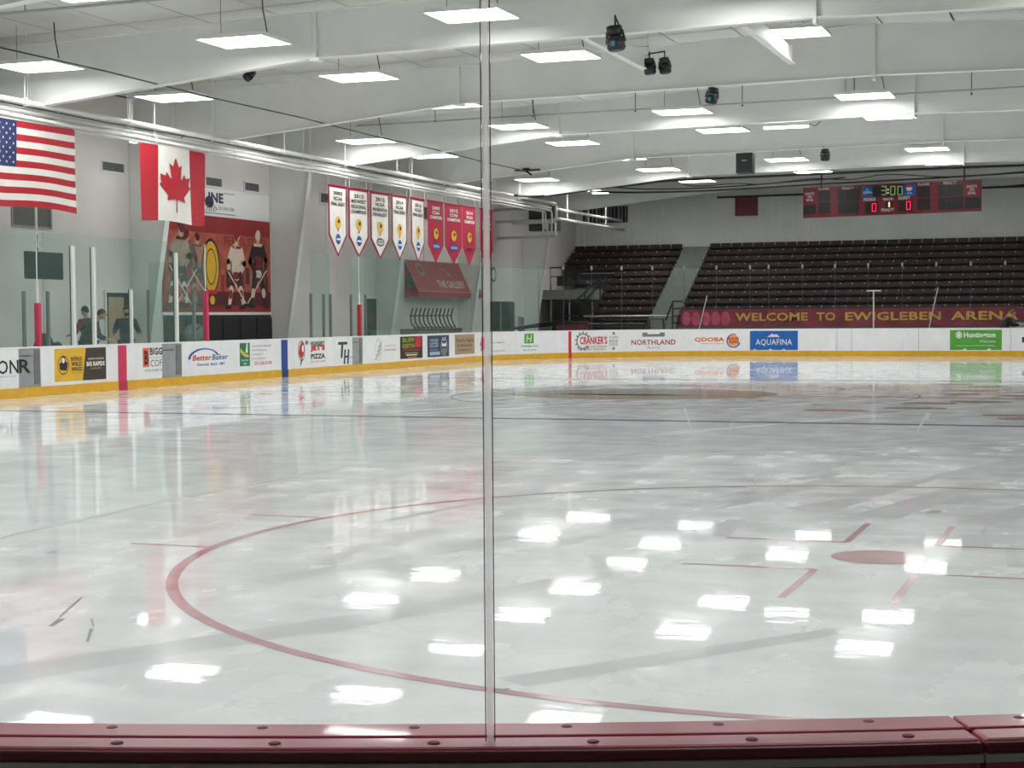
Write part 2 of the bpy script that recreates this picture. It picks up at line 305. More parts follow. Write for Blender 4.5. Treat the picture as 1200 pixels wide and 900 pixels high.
# --- roof
def rz(x): return 7.95-.035*abs(x-3)
cl = struct(MB().add([(XL-.3, YN, rz(XL)+.5), (3, YN, rz(3)+.5), (XR+.3, YN, rz(XR)+.5), (XL-.3, YB+.3, rz(XL)+.5), (3, YB+.3, rz(3)+.5), (XR+.3, YB+.3, rz(XR)+.5)], [(0, 1, 4, 3), (1, 2, 5, 4)]).build('ceiling', DGREY))
FY = [20.68, 28.3, 35.92, 43.54, 51.16, 58.78, 66.4]
def rpanel(x0, x1, y0, y1):
    e = .02; z = .24
    MB().hexa([(x0+e, y0+e, rz(x0)+z), (x1-e, y0+e, rz(x1)+z), (x1-e, y1-e, rz(x1)+z), (x0+e, y1-e, rz(x0)+z), (x0+e, y0+e, rz(x0)+z+.04), (x1-e, y0+e, rz(x1)+z+.04), (x1-e, y1-e, rz(x1)+z+.04), (x0+e, y1-e, rz(x0)+z+.04)]).build('roof_panel', ROOF, cl)
xs = [XL+i*1.592 for i in range(25)]
for a, b in zip(xs, xs[1:]):
    far = a > 7
    if far: rpanel(a, b, 20.7, YB); continue
    for q in range(4): rpanel(a, b, FY[0]+q*3.81*2 if False else 20.68+q*7.62, 20.68+q*7.62+3.81); rpanel(a, b, 20.68+q*7.62+3.81, 20.68+(q+1)*7.62)
    rpanel(a, b, 51.16, 58.78); rpanel(a, b, 58.78, 66.4); rpanel(a, b, 66.4, YB)
MB().hexa([(XL, YN, rz(XL)+.24), (3, YN, rz(3)+.24), (3, 20.68, rz(3)+.24), (XL, 20.68, rz(XL)+.24), (XL, YN, rz(XL)+.28), (3, YN, rz(3)+.28), (3, 20.68, rz(3)+.28), (XL, 20.68, rz(XL)+.28)]).build('roof_panel', ROOF, cl)
MB().hexa([(3, YN, rz(3)+.24), (XR, YN, rz(XR)+.24), (XR, 20.68, rz(XR)+.24), (3, 20.68, rz(3)+.24), (3, YN, rz(3)+.28), (XR, YN, rz(XR)+.28), (XR, 20.68, rz(XR)+.28), (3, 20.68, rz(3)+.28)]).build('roof_panel', ROOF, cl)
# --- rigid frames
def frame():
    Y0 = 0
    t = thing('roof_girder', '', 'roof girder', (0, 0, 0), None)
    lo = [(-15.68, 0), (-14.73, 5.97), (-6.85, 6.72), (3, 6.85), (12.85, 6.72), (20.73, 5.97), (21.68, 0)]
    hi = [(22.1, 0), (22.1, rz(22.1)), (3, rz(3)), (-16.1, rz(-16.1)), (-16.1, 0)]
    q = []   # web as quads (no concave n-gon)
    P = lambda x, z, y: (x, y, z)
    web = MB(); quads = [[(-16.1, 0), (-15.68, 0), (-14.73, 5.97), (-16.1, 5.97)], [(-16.1, 5.97), (-14.73, 5.97), (-14.73, rz(-14.73)), (-16.1, rz(-16.1))], [(-14.73, 5.97), (-6.85, 6.72), (-6.85, rz(-6.85)), (-14.73, rz(-14.73))],
        [(-6.85, 6.72), (3, 6.85), (3, rz(3)), (-6.85, rz(-6.85))]]
    quads += [[(6-x, z) for x, z in q] for q in quads]
    for q in quads: web.prism([(x, -.006, z) for x, z in q], (0, .012, 0))
    web.build('web', WHITE, t)
    def strip(pts, nm, wd=.11, th=.014, dn=0):
        m = MB()
        for (x0, z0), (x1, z1) in zip(pts, pts[1:]):
            d = Vector((x1-x0, z1-z0)).normalized(); n = Vector((-d.y, d.x))*th
            m.prism([(x0, -wd, z0), (x1, -wd, z1), (x1+n.x, -wd, z1+n.y), (x0+n.x, -wd, z0+n.y)], (0, 2*wd, 0))
        m.build(nm, WHITE, t)
    strip(lo[:2][::-1], 'column_flange'); strip(lo[1:6][::-1], 'bottom_flange'); strip(lo[5:][::-1], 'column_flange')
    strip([(-16.1, rz(-16.1)), (3, rz(3)), (22.1, rz(22.1))], 'top_flange')
    for x, zb in ((-14.73, 5.97), (-6.85, 6.72), (3, 6.76), (12.85, 6.72), (20.73, 5.97)):
        MB().box(x-.03, x+.03, -.105, -.006, zb-.03, rz(x)).box(x-.03, x+.03, .006, .105, zb-.03, rz(x)).build('stiffener', WHITE, t)
    MB().box(-6.95, -6.75, -.12, .12, 6.66, 6.72).build('splice_plate', WHITE, t)
    return t
fr = frame(); desc = ['white steel roof girder just above the top of the photo, nearest of all', 'nearest white steel roof girder in view, across the top left above the flags', 'second white steel roof girder from the camera, behind the two nearest rows of lamps',
    'third white steel roof girder, column right of the red mural', 'fourth white steel roof girder, carrying the black box speaker', 'fifth white steel roof girder, from which the dark netting hangs', 'farthest white steel roof girder, behind the scoreboard']
for i, y in enumerate(FY):
    o = fr if i == 0 else dup(fr, (0, y, 0)); o.location = (0, y, 0); o['label'] = desc[i]; o['group'] = 'white steel roof girder set'
# short lower beams that run between the first two frames
for x, y1, l in ((1.66, 33.3, 'right-hand white steel beam running back from nearest roof girder'), (-1.4, 33.2, 'left-hand white steel beam behind the large black stage light')):
    t = thing('steel_beam', l, 'beam', (x, 28.4, 6.83), 'white beams behind the nearest frame')
    MB().box(x-.07, x+.07, 28.42, y1, 6.8, 6.83).build('flange', WHITE, t); MB().box(x-.008, x+.008, 28.42, y1, 6.83, 7.15).build('web', WHITE, t)
    MB().box(x-.015, x+.015, y1-.05, y1, 7.15, 8.0).build('hanger', WHITE, t)
# ================================================================== LAMPS
LE = emis('lamp_glow', (1, 1, .985), LAMP)
def lamp():
    t = thing('ceiling_lamp', '', 'lamp', (0, 0, 0), 'flat white LED ceiling lamps')
    MB().hexa([(-.72, -.6, 0), (.72, -.6, 0), (.72, .6, 0), (-.72, .6, 0), (-.7, -.58, .06), (.7, -.58, .06), (.7, .58, .06), (-.7, .58, .06)]).box(-.72, -.7, -.6, .6, -.022, 0).box(.7, .72, -.6, .6, -.022, 0).box(-.7, .7, -.6, -.585, -.022, 0).box(-.7, .7, .585, .6, -.022, 0).build('housing', WHITE, t)
    MB().hexa([(-.68, -.56, -.018), (.68, -.56, -.018), (.68, .56, -.018), (-.68, .56, -.018), (-.7, -.58, 0), (.7, -.58, 0), (.7, .58, 0), (-.7, .58, 0)]).build('diffuser', LE, t)
    MB().box(-.5, .5, -.1, .1, .06, .14).build('driver_box', WHITE, t)
    MB().tube([(.5, 0, .14), (.42, 0, .55), (.4, 0, .85)], .012, 5).build('hanger_cable', BLKM, t); MB().tube([(-.5, 0, .06), (-.5, 0, .85)], .006, 4).build('hanger_cable', BLKM, t)
    return t
lp = lamp(); first = True
LX = [-12.4, -7.7, -3.0, 1.87, 7.35]; LZ = [6.69, 6.9, 7.08, 7.25, 7.12]; LY = [.9, 6.1, 11.3, 16.5, 21.7, 26.9, 32.06, 37.3, 42.5, 47.4, 52.9, 57.6, 63.3, 68.6]
cn = ['first', 'second', 'third', 'fourth', 'fifth', 'sixth']; rn = ['', '', '', '', 'nearest row', 'row before nearest girder', 'row beyond nearest girder', 'row beyond second girder', 'row before third girder', 'row beyond third girder', 'row beyond fourth girder', 'row before the netting', 'last row in view', 'added unseen row behind last girder']
for j, y in enumerate(LY):
    for i, x in enumerate(LX):
        if j < 4 or i > 3: l = 'white ceiling lamp beyond the view, %s across, %s along the hall' % (cn[i], (cn+['seventh', 'eighth', 'ninth', 'tenth', 'eleventh', 'twelfth', 'thirteenth', 'fourteenth'])[j])  # unseen near rows and right-hand column, added to light the ice
        else: l = 'white ceiling lamp, %s from left wall in %s' % (cn[i], rn[j])
        if y in (37.3, 52.9): z = LZ[i]+(.1 if i != 1 else 0)+(.12 if i == 3 else 0)
        else: z = LZ[i]+(.32 if y > 68 else 0)  # last row is added to brighten the back wall, raised out of sight
        if first: o = lp; o.location = (x, y, z); first = False
        else: o = dup(lp, (x, y, z))
        o['label'] = l
        if j < 4 or i > 3: o['group'] = 'LED panels outside the view'
# slim strip lamps fixed under the third and fourth frames
for x, y, z, l in ((-.47, 44.0, 6.72, 'slim white strip lamp fixed under the third roof girder'), (-14.6, 34.6, 6.05, 'slim white strip lamp above the white pipes by the maple-leaf flag')):
    t = thing('strip_lamp', l, 'lamp', (x, y, z)); MB().box(x-.62, x+.62, y-.09, y+.09, z, z+.06).build('housing', WHITE, t); MB().box(x-.6, x+.6, y-.08, y+.08, z-.05, z).build('diffuser', LE, t)
    for q in (-.5, .5): MB().tube([(x+q, y, z+.05), (x+q, y, rz(x)+.22)], .008, 4).build('hanger_rod', PIPE, t)
    MB().tube([(x+.62, y, z+.04), (x+.8, y, z-.02), (x+.95, y, z+.1)], .012, 5).build('cable', BLKM, t)

# ================================================================== DASHER BOARDS
db = thing('dasher_boards', 'white dasher boards with yellow kick plate, adverts and glass around the ice', 'boards', (0, 0, 0))
S0 = 133.03 % 2.44
edges = sorted([S0+2.44*i for i in range(66) if S0+2.44*i < TOT]+[0, TOT])
GATES = [(18.2, 18.94), (23.6, 24.48), (33.9, 34.6)]
NEAR0, NEAR1 = 125.7, 136.6
def cutby(s0, s1, holes):
    out = [(s0, s1)]
    for h0, h1 in holes: out = [q for a, b in out for q in ((a, min(b, h0)), (max(a, h1), b)) if q[1]-q[0] > .02]
    return out
for a, b in zip(edges, edges[1:]):
    if b-a < .02: continue
    near = a > NEAR0-.5 and b < NEAR1+.5
    for p, q in cutby(a, b, GATES):
        sweep(MB(), p+.003, q-.003, 0, .05, .2, 1.0).build('board_panel', BOARD, db)
    if near: continue
    sweep(MB(), a+.002, b-.002, -.014, .05, 0, .2).build('kick_plate', YEL, db)
    sweep(MB(), a+.002, b-.002, -.01, .09, 1.0, 1.033).build('cap_rail', BOARD, db)
GREYD = mat('gate_recess', H(112, 114, 116), .5, var=.1)
for g0, g1 in GATES:
    g = sweep(MB(), g0+.01, g1-.01, .012, .05, .2, 1.0).build('gate', GREY, db); lab(g, 'grey gate in the boards')
    sweep(MB(), g0+(g1-g0)*.72, g1-.03, -.002, .012, .26, .97).build('gate_frame', GREYD, g); sweep(MB(), g0+.05, g0+(g1-g0)*.6, .002, .012, .84, .86).build('gate_latch', DGREY, g)
# near corner: maroon two-strip cap, rounded lip, grey back edge
for a, b in zip(edges, edges[1:]):
    if not (a > NEAR0-.5 and b < NEAR1+.5): continue
    c = sweep(MB(), a+.002, b-.002, 0, .066, 1.0, 1.05, .1).build('cap_rail', CAP, db, bevel=.003); lab(c, 'maroon inner cap strip in front of the camera')
    c2 = sweep(MB(), a+.002, b-.002, .069, .125, 1.0, 1.049, .1).build('cap_rail', CAP, db, bevel=.006); lab(c2, 'maroon outer cap strip in front of the camera')
    sweep(MB(), a+.002, b-.002, .1, .13, 1.031, 1.046, .1).build('cap_lip', mat('cap_lip', H(96, 16, 32), .35, coat=.3), db, bevel=.004)
    sweep(MB(), a+.002, b-.002, .1, .131, 1.02, 1.03, .1).build('back_rail', mat('back_rail_grey', H(165, 166, 160), .5), db)
    sweep(MB(), a+.003, b-.003, .09, .12, .1, 1.02, .2).build('back_panel', mat('back_panel_dark', H(58, 56, 54), .6), db)
    for k in range(12):
        s = a+.06+k*.203
        if s > b-.05: continue
        for off, ds in ((.022, 0), (.1, -.03)):
            p = BP(s+ds+.06, 1.0495, off); m = MB(); m.tube([p, p+Vector((0, 0, .0012))], [.0085, .007], 10); m.build('screw', mat('screw_dark', H(84, 18, 30), .6), db)
        p = BP(s+.1, .925, .12); q = BP(s+.1, .925, .135); MB().tube([p, q], .012, 6).build('bolt', BLKM, db)
# board stripes
def stripe(a, b, m, m2, l):
    o = rect(SB, a, b, .2, 1.036, .006, 'board_stripe', m, db); lab(o, l); rect(SB, a, b, 0, .2, .02, 'kick_stripe', m2, o)
stripe(21.78, 22.12, PINK, mat('kick_pink', H(190, 40, 75), .4), 'red centre-line stripe on the boards'); stripe(29.5, 29.86, BLUE, mat('kick_blue', H(30, 60, 120), .4), 'blue-line stripe on the boards')
stripe(49.37, 49.5, TR, TR, 'thin red goal-line stripe on the boards')
# glass and posts
def pane(a, b, z0, z1, m=TINT, o=.05, th=.012): return sweep(MB(), a+.006, b-.006, o, o+th, z0, z1).build('glass_pane', m, db)
for ys in ([23.2, 24.4, 25.6, 27.01, 27.82, 28.73, 29.49, 30.6, 31.67, 32.88, 34.24], [39.89, 41.11], [42.46, 43.46, 44.7, 45.9, 47.1, 48.3, 49.5, 50.7, 51.9]):
    for a, b in zip(ys, ys[1:]): pane(a-8.53, b-8.53, 1.033, 3.4)
fs = [43.4, 44.6, 45.8, 47.0, 48.0, 49.2, 50.44, 51.68, 52.9, 54.12, 55.34, 56.6, 57.3, 58.58, 59.8, 61.02, 62.26, 63.48, 64.7, 65.9, 67.1, 68.3, 69.5]
for i, (a, b) in enumerate(zip(fs, fs[1:])):
    pane(a, b, 1.033, 3.36, FGLASS if i > 3 else TINT)
    if i > 3:
        p = BP(a, 0, .056); MB().box(p.x-.03, p.x+.03, p.y-.03, p.y+.03, 3.3, 3.45).build('glass_clip', GREY, db)
        MB().box(p.x-.006, p.x+.006, p.y-.012, p.y+.012, 1.033, 3.3).build('glass_post', DGREY, db)
AG = mat('post_grey', H(120, 128, 128), .4, .3)
for y, z1, m, wd in [(27.01, 2.17, AG, .05), (27.82, 2.18, AG, .05), (28.73, 3.16, PIPE, .07), (29.49, 3.16, PIPE, .07), (31.67, 2.25, AG, .05), (32.88, 3.15, PIPE, .07), (33.67, 2.25, AG, .06), (39.89, 2.25, AG, .05), (40.68, 2.24, AG, .05), (41.11, 2.24, AG, .05), (42.46, 2.25, AG, .04), (43.46, 2.26, AG, .04), (30.95, 2.25, PIPE, .04)]:
    p = MB().box(-12.96, -12.89, y-wd/2, y+wd/2, 1.03, z1).build('glass_post', m, db)
    if m is PIPE: MB().box(-12.99, -12.96, y-wd/2, y+wd/2, 1.03, z1).build('post_seal', BLKM, p)
for y, z1, z2 in [(27.47, 1.93, 2.25), (34.24, 2.26, 2.26), (43.03, 1.96, 2.2)]:
    p = MB().box(-12.98, -12.87, y-.045, y+.045, 1.03, z1).build('padded_post', PINK if y < 40 else TR, db); lab(p, 'red padded post')
    MB().box(-12.95, -12.91, y-.02, y+.02, z1, max(z2, 2.3)).box(-12.94, -12.925, y-.008, y+.008, 2.3, 3.4).build('post_tip', PIPE, p)
for y in (34.35,): MB().box(-14.6, -13.0, y-.006, y+.006, 1.0, 3.0).build('divider_pane', TINT, db)
# near glass panes with joint strip, seam straight ahead of the camera
seam = 123.26+RR*(-math.atan2(.415-RR, 7.33-(HW-RR)))
EDGE = glass_mat('glass_edge', (.45, .47, .46), .1, .35, (.3, .3, .3))
GC = .085
for a, b in ((seam-1.83, seam-.006), (seam+.006, seam+1.83), (seam-3.66, seam-1.84), (seam+1.84, seam+3.3)):
    sweep(MB(), a, b, GC, GC+.012, 1.052, 3.5, .12).build('glass_pane', CLEAR, db)
for s in (seam-.0065, seam+.005): sweep(MB(), s, s+.0015, GC, GC+.012, 1.05, 3.5).build('glass_edge', EDGE, db)
sweep(MB(), seam-.004, seam+.004, GC+.003, GC+.009, 1.05, 3.5).build('joint_strip', glass_mat('joint_strip', (.97, .95, .95), .3, .45, (1, .98, .985), True), db)
SMU = glass_mat('smudge', (.9, .9, .9), .5, .3, (.9, .9, .9))
smud = MB()
# ================================================================== ADVERTS
def advert(a, b, z0, z1, m, l, frame=True):
    o = rect(SB, a, b, z0, z1, .005, 'advert', m, db); lab(o, l); return o
O1, O2, O3 = .009, .012, .015
A = advert(16.0, 18.2, .24, .98, BOARD, 'white advert reading HONR on the boards'); text(SB, 'HON', 17.2, 18.19, .5, .78, O1, TK, A); text(SB, 'RV CAPITAL EQUIPMENT CO', 16.3, 18.1, .43, .46, O1, TGR, A, 0)
text(SB, 'R', 18.22, 18.6, .5, .78, .003, TK, A)
A = advert(19.42, 21.3, .27, .97, GOLD, 'yellow and dark brown wings restaurant advert')
shape(SB, [(20.42, .27), (21.3, .27), (21.3, .97), (20.55, .97)], O1, 'dark_half', BRN, A); ring(SB, 19.72, .62, .2, .2, .018, O1, 'emblem_ring', TK, A)
shape(SB, [(19.6, .52), (19.84, .5), (19.88, .66), (19.8, .7), (19.78, .8), (19.68, .8), (19.66, .68), (19.58, .66)], O1, 'emblem', TK, A); shape(SB, ell(19.72, .72, .045, .06), O2, 'emblem', TW, A)
for t, z in (('BUFFALO', .7), ('WILD', .59), ('WINGS', .48)): text(SB, t, 20.0, 20.4, z, z+.09, O1, BRN, A, .03)
text(SB, 'DINE IN  TAKEOUT', 20.02, 20.38, .43, .45, O1, BRN, A, 0); text(SB, 'JOHN R. PLACE IN', 20.62, 21.2, .7, .75, O2, TW, A, .02); text(SB, 'BIG RAPIDS', 20.56, 21.24, .57, .67, O2, TW, A, .04); text(SB, '231-796-9464', 20.7, 21.1, .5, .54, O2, GOLD, A, .01)
A = advert(22.5, 23.6, .24, .98, BOARD, 'white coffee shop advert with a red letter B'); rect(SB, 22.78, 23.05, .48, .92, O1, 'emblem', mat('print_coral', H(226, 110, 84), .5), A); text(SB, 'B', 22.84, 23.0, .53, .86, O2, TK, A, .04)
text(SB, 'BIGG', 23.08, 23.6, .75, .92, O1, TK, A, .03); text(SB, 'COF', 23.1, 23.58, .48, .64, O1, TK, A, 0); rect(SB, 23.08, 23.59, .685, .695, O1, 'rule', TGR, A); text(SB, 'STATE STREET, B', 22.85, 23.58, .36, .42, O1, TK, A, 0)
A = advert(24.6, 26.9, .24, .98, BOARD, 'white car dealer advert with a blue arc'); text(SB, 'Better', 24.95, 25.85, .56, .7, O1, TR, A, .02, .2); text(SB, 'Baker', 25.87, 26.66, .56, .7, O1, TB, A, .02, .2); text(SB, 'Chevrolet  Buick  GMC', 25.15, 26.5, .43, .5, O1, TB, A, .02)
n = 20; pts = [(25.5-.75*cos(pi*(.0+.9*i/n)), .6+.26*sin(pi*(.0+.9*i/n))) for i in range(n+1)]; pin = [(25.5-(.66-.02)*cos(pi*(.0+.9*i/n)), .6+(.2+.05*i/n)*sin(pi*(.0+.9*i/n))) for i in range(n+1)]
MB().add([SB(a, z, O1) for a, z in pts]+[SB(a, z, O1) for a, z in pin], [(i, i+1, n+2+i, n+1+i) for i in range(n)]).build('arc', TB, A)
A = advert(27.1, 29.3, .24, .98, BOARD, 'white hotel advert with a green block and red telephone number'); rect(SB, 27.26, 27.78, .36, .95, O1, 'emblem', TG, A)
shape(SB, [(27.28, .72), (27.5, .6), (27.72, .58), (27.72, .64), (27.52, .68), (27.3, .82)], O2, 'emblem', GOLD, A); shape(SB, [(27.55, .7), (27.66, .7), (27.66, .95), (27.62, .95)], O2, 'emblem', TW, A)
text(SB, 'Quality', 27.33, 27.7, .48, .54, O2, TW, A, .01); text(SB, 'INN', 27.44, 27.6, .4, .45, O2, TW, A, .01)
for t, z, b in (('Free full hot breakfast buffet', .84, 28.95), ('Free Wi-Fi internet', .73, 28.65), ('Free big screen TV', .62, 28.5), ('Indoor heated pool', .51, 28.6)): text(SB, t, 27.9, b, z, z+.05, O1, TGR, A, .01)
text(SB, '231-526-0100', 28.0, 28.95, .37, .46, O1, TR, A, .01)
A = advert(30.2, 32.4, .24, .98, BOARD, 'white pizza advert with red and green lettering'); shape(SB, [(30.5, .62), (30.56, .8), (30.7, .93), (30.8, .86), (30.84, .7), (30.78, .56), (30.68, .46), (30.58, .5)], O1, 'figure', TR, A)
shape(SB, ell(30.74, .74, .06, .1), O2, 'figure', TW, A); shape(SB, [(30.66, .48), (30.72, .46), (30.66, .32), (30.6, .25), (30.6, .34)], O1, 'figure', TG, A); ring(SB, 30.66, .68, .2, .28, .025, O2, 'outline', TK, A); shape(SB, ell(30.98, .9, .1, .06), O1, 'figure', TGR, A)
text(SB, "HUNGRY", 31.2, 32.1, .82, .93, O1, TG, A, .06); text(SB, "JET'S", 31.2, 32.1, .63, .83, O1, TR, A, .06); text(SB, 'PIZZA', 31.22, 32.1, .44, .58, O1, TK, A, .04); text(SB, '231-527-6200', 31.22, 32.12, .34, .39, O1, TR, A, .01)
A = advert(32.7, 33.88, .24, .98, BOARD, 'white advert with dark green interlocked letters T and H'); DG = mat('print_dark_green', H(26, 62, 54), .5)
rect(SB, 32.95, 33.55, .8, .88, O1, 'letter', DG, A); rect(SB, 33.13, 33.25, .42, .82, O1, 'letter', DG, A, .03); rect(SB, 33.32, 33.42, .24, .66, O1, 'letter', DG, A, .03); rect(SB, 33.55, 33.65, .24, .66, O1, 'letter', DG, A, .03); rect(SB, 33.36, 33.6, .42, .48, O1, 'letter', DG, A); text(SB, 'LAW', 33.68, 33.87, .4, .45, O1, DG, A, .01)
A = advert(34.8, 37.1, .24, .98, BOARD, 'white advert with a grey pencil-like sketch mark')
for i in range(4): shape(SB, [(35.4+.1*i, .3+.12*i), (35.5+.1*i, .3+.12*i), (35.95, .52+.1*i), (35.85, .52+.1*i)], O1, 'sketch_mark', mat('print_pale_grey', H(170, 172, 176), .5), A)
ring(SB, 35.72, .6, .24, .33, .02, O1, 'sketch_mark', _m['print_pale_grey'], A); text(SB, 'SKETCH', 36.15, 37.0, .67, .73, O1, _m['print_pale_grey'], A, 0); text(SB, 'COUNTY 4WB', 36.1, 37.0, .55, .61, O1, mat('print_rose', H(190, 110, 130), .5), A, .01)
A = advert(37.34, 39.1, .27, .97, TK, 'black advert with olive and red lettering'); OL = mat('print_olive', H(150, 160, 50), .5); rect(SB, 38.5, 38.98, .62, .96, O1, 'red_block', TR, A)
text(SB, 'BUFF', 37.5, 38.45, .78, .92, O1, OL, A, .04); text(SB, 'KEITH', 37.5, 38.45, .6, .74, O1, OL, A, .04); text(SB, 'JEWELLERY DESIGN', 37.5, 38.9, .5, .57, O1, TR, A, .03)
for z, a, b, m in ((.43, 37.7, 38.75, OL), (.37, 37.8, 38.65, TW), (.3, 37.9, 38.6, TO)): rect(SB, a, b, z, z+.03, O1, 'rule', m, A)
A = advert(39.52, 41.36, .27, .97, NAVY, 'navy advert with white text and a pale crest'); LB = mat('print_pale_blue', H(170, 190, 205), .5)
for t, z in (('HIGHER', .78), ('LEVEL', .68), ('HOCKEY', .58)): text(SB, t, 39.7, 40.45, z, z+.08, O1, LB, A, .04)
text(SB, 'TRAINING', 39.7, 40.4, .48, .53, O1, LB, A, .01); rect(SB, 39.7, 40.55, .33, .44, O1, 'block', LB, A)
ring(SB, 40.92, .6, .3, .3, .025, O1, 'crest', LB, A); shape(SB, [(40.7, .78), (40.8, .92), (40.9, .82), (41.05, .95), (41.12, .8)], O1, 'crest', LB, A); shape(SB, [(40.72, .6), (41.12, .6), (41.12, .74), (40.92, .68), (40.72, .74)], O2, 'crest', TW, A); shape(SB, [(40.7, .4), (40.92, .28), (41.14, .4), (41.12, .54), (40.72, .54)], O2, 'crest', TGR, A)
A = advert(41.88, 43.7, .3, .97, TAN, 'tan advert with dark brown script'); text(SB, 'Rustic Signs', 42.0, 43.6, .68, .84, O1, BRN, A, .01, .2); text(SB, 'by Westcoaster', 42.1, 43.5, .52, .66, O1, BRN, A, .01, .2); text(SB, 'BIG RAPIDS MICHIGAN', 42.2, 43.4, .42, .47, O1, BRN, A, .01)
A = advert(44.0, 46.3, .24, .98, BOARD, 'white advert with a pink maple-like shape at its left'); shape(SB, [(44.26, .35), (44.3, .5), (44.2, .6), (44.3, .72), (44.36, .9), (44.62, .8), (44.62, .45)], O1, 'emblem', mat('print_pink', H(214, 90, 140), .5), A)
text(SB, 'SERVING  OUR COMMUNITY', 44.7, 46.05, .62, .67, O1, TGR, A, .01); text(SB, 'FAMILY OWNED SINCE', 44.7, 46.05, .32, .37, O1, TGR, A, .01)
A = advert(46.7, 48.5, .24, .98, BOARD, 'white hotel advert with a small green letter block'); rect(SB, 47.18, 47.68, .58, .94, O1, 'emblem', LIME, A); text(SB, 'H', 47.28, 47.58, .63, .89, O2, TW, A, .0, .2); text(SB, 'Holiday Inn', 47.0, 47.9, .42, .53, O1, TG, A, .02, .2); text(SB, 'Big Rapids', 47.1, 47.8, .3, .38, O1, TGR, A, .01)
A = advert(49.6, 51.75, .24, .98, BOARD, 'white brewery advert with red lettering and a grey gear'); ring(SB, 50.02, .62, .3, .3, .05, O1, 'gear', TGR, A, .6, 5.6)
for k in range(11):
    q = .6+k*.48; shape(SB, [(50.02+.29*cos(q-.1), .62+.29*sin(q-.1)), (50.02+.37*cos(q-.07), .62+.37*sin(q-.07)), (50.02+.37*cos(q+.07), .62+.37*sin(q+.07)), (50.02+.29*cos(q+.1), .62+.29*sin(q+.1))], O1, 'gear_tooth', TGR, A)
text(SB, "CRANKER'S", 49.88, 51.05, .5, .8, O2, TR, A, .03); text(SB, 'RESTAURANT & BREWERY', 50.1, 51.05, .38, .45, O2, TR, A, .01); text(SB, 'MICHIGAN BREWERY', 49.8, 51.0, .28, .35, O2, TGR, A, .01)
for t, z in (('TAPS', .7), ('BEER', .56), ('FOOD', .44)): text(SB, t, 51.14, 51.5, z, z+.1, O1, TGR, A, .01)
shape(SB, ell(51.32, .9, .05, .06), O1, 'emblem', TGR, A); shape(SB, ell(51.32, .33, .05, .06), O1, 'emblem', TGR, A)
A = advert(51.9, 53.95, .24, .98, BOARD, 'white flats advert with maroon lettering under a grey bridge'); DR = mat('print_crimson', H(160, 30, 52), .5)
rect(SB, 52.48, 53.36, .76, .86, O1, 'bridge', TGR, A); rect(SB, 52.48, 52.68, .86, .92, O1, 'bridge', TGR, A); rect(SB, 53.16, 53.36, .86, .92, O1, 'bridge', TGR, A); text(SB, 'NORTHLAND', 52.04, 53.78, .45, .65, O1, DR, A, .02); text(SB, 'FLATS', 52.68, 53.14, .3, .39, O1, TGR, A, .0)
A = advert(54.35, 56.4, .24, .98, BOARD, 'white advert with orange lettering beside a round burger badge'); text(SB, 'QDOBA', 54.5, 55.64, .53, .72, O1, TO, A, .05); text(SB, 'MEXICAN EATS', 54.75, 55.62, .46, .5, O1, TR, A, .01)
ring(SB, 55.98, .58, .27, .27, .05, O1, 'badge_ring', TB, A, 1.2, 6.0); shape(SB, ell(55.98, .6, .21, .22), O1, 'badge', mat('print_bun', H(240, 170, 90), .5), A); text(SB, 'BURGER', 55.78, 56.18, .62, .72, O2, TR, A, .05); text(SB, 'KING', 55.82, 56.18, .48, .61, O2, TR, A, .05)
A = advert(56.6, 58.42, .23, .955, AQUA, 'blue water advert with white lettering and a mountain'); text(SB, 'AQUAFINA', 56.82, 58.2, .38, .64, O1, TW, A, .0); shape(SB, [(57.25, .72), (57.45, .86), (57.53, .8), (57.6, .84), (57.75, .72)], O1, 'mountain', mat('print_lilac', H(225, 205, 220), .5), A)
for a in (56.8, 57.4, 57.9): shape(SB, [(a-.1, .232), (a+.06, .232), (a, .275), (a-.04, .26)], O1, 'torn_spot', BOARD, A)
A = advert(63.98, 65.8, .23, .96, LIME, 'green bank advert with white lettering'); text(SB, 'Huntington', 64.47, 65.58, .63, .88, O1, TW, A, .03); shape(SB, ell(64.3, .78, .12, .14, 6, pi/6, 2*pi+pi/6), O1, 'emblem', TW, A); ring(SB, 64.3, .78, .08, .09, .02, O2, 'emblem', LIME, A); text(SB, 'Welcome', 65.02, 65.58, .5, .6, O1, TW, A, .0); text(SB, 'A proud supporter of Ferris State Athletics', 64.2, 65.58, .36, .41, O1, TW, A, .01)
for a in (64.45, 65.3): shape(SB, [(a-.1, .232), (a+.14, .232), (a+.06, .3), (a, .25)], O1, 'torn_spot', BOARD, A)
for s in (54.7, 59.88, 60.42, 62.86, 66.1): rect(SB, s, s+.012, .2, 1.0, .004, 'panel_joint', TGR, db)
A = advert(66.4, 68.4, .24, .98, BOARD, 'white advert cut off at the right edge of the photo'); text(SB, 'FSU', 66.5, 67.6, .5, .7, O1, TK, A, .03)

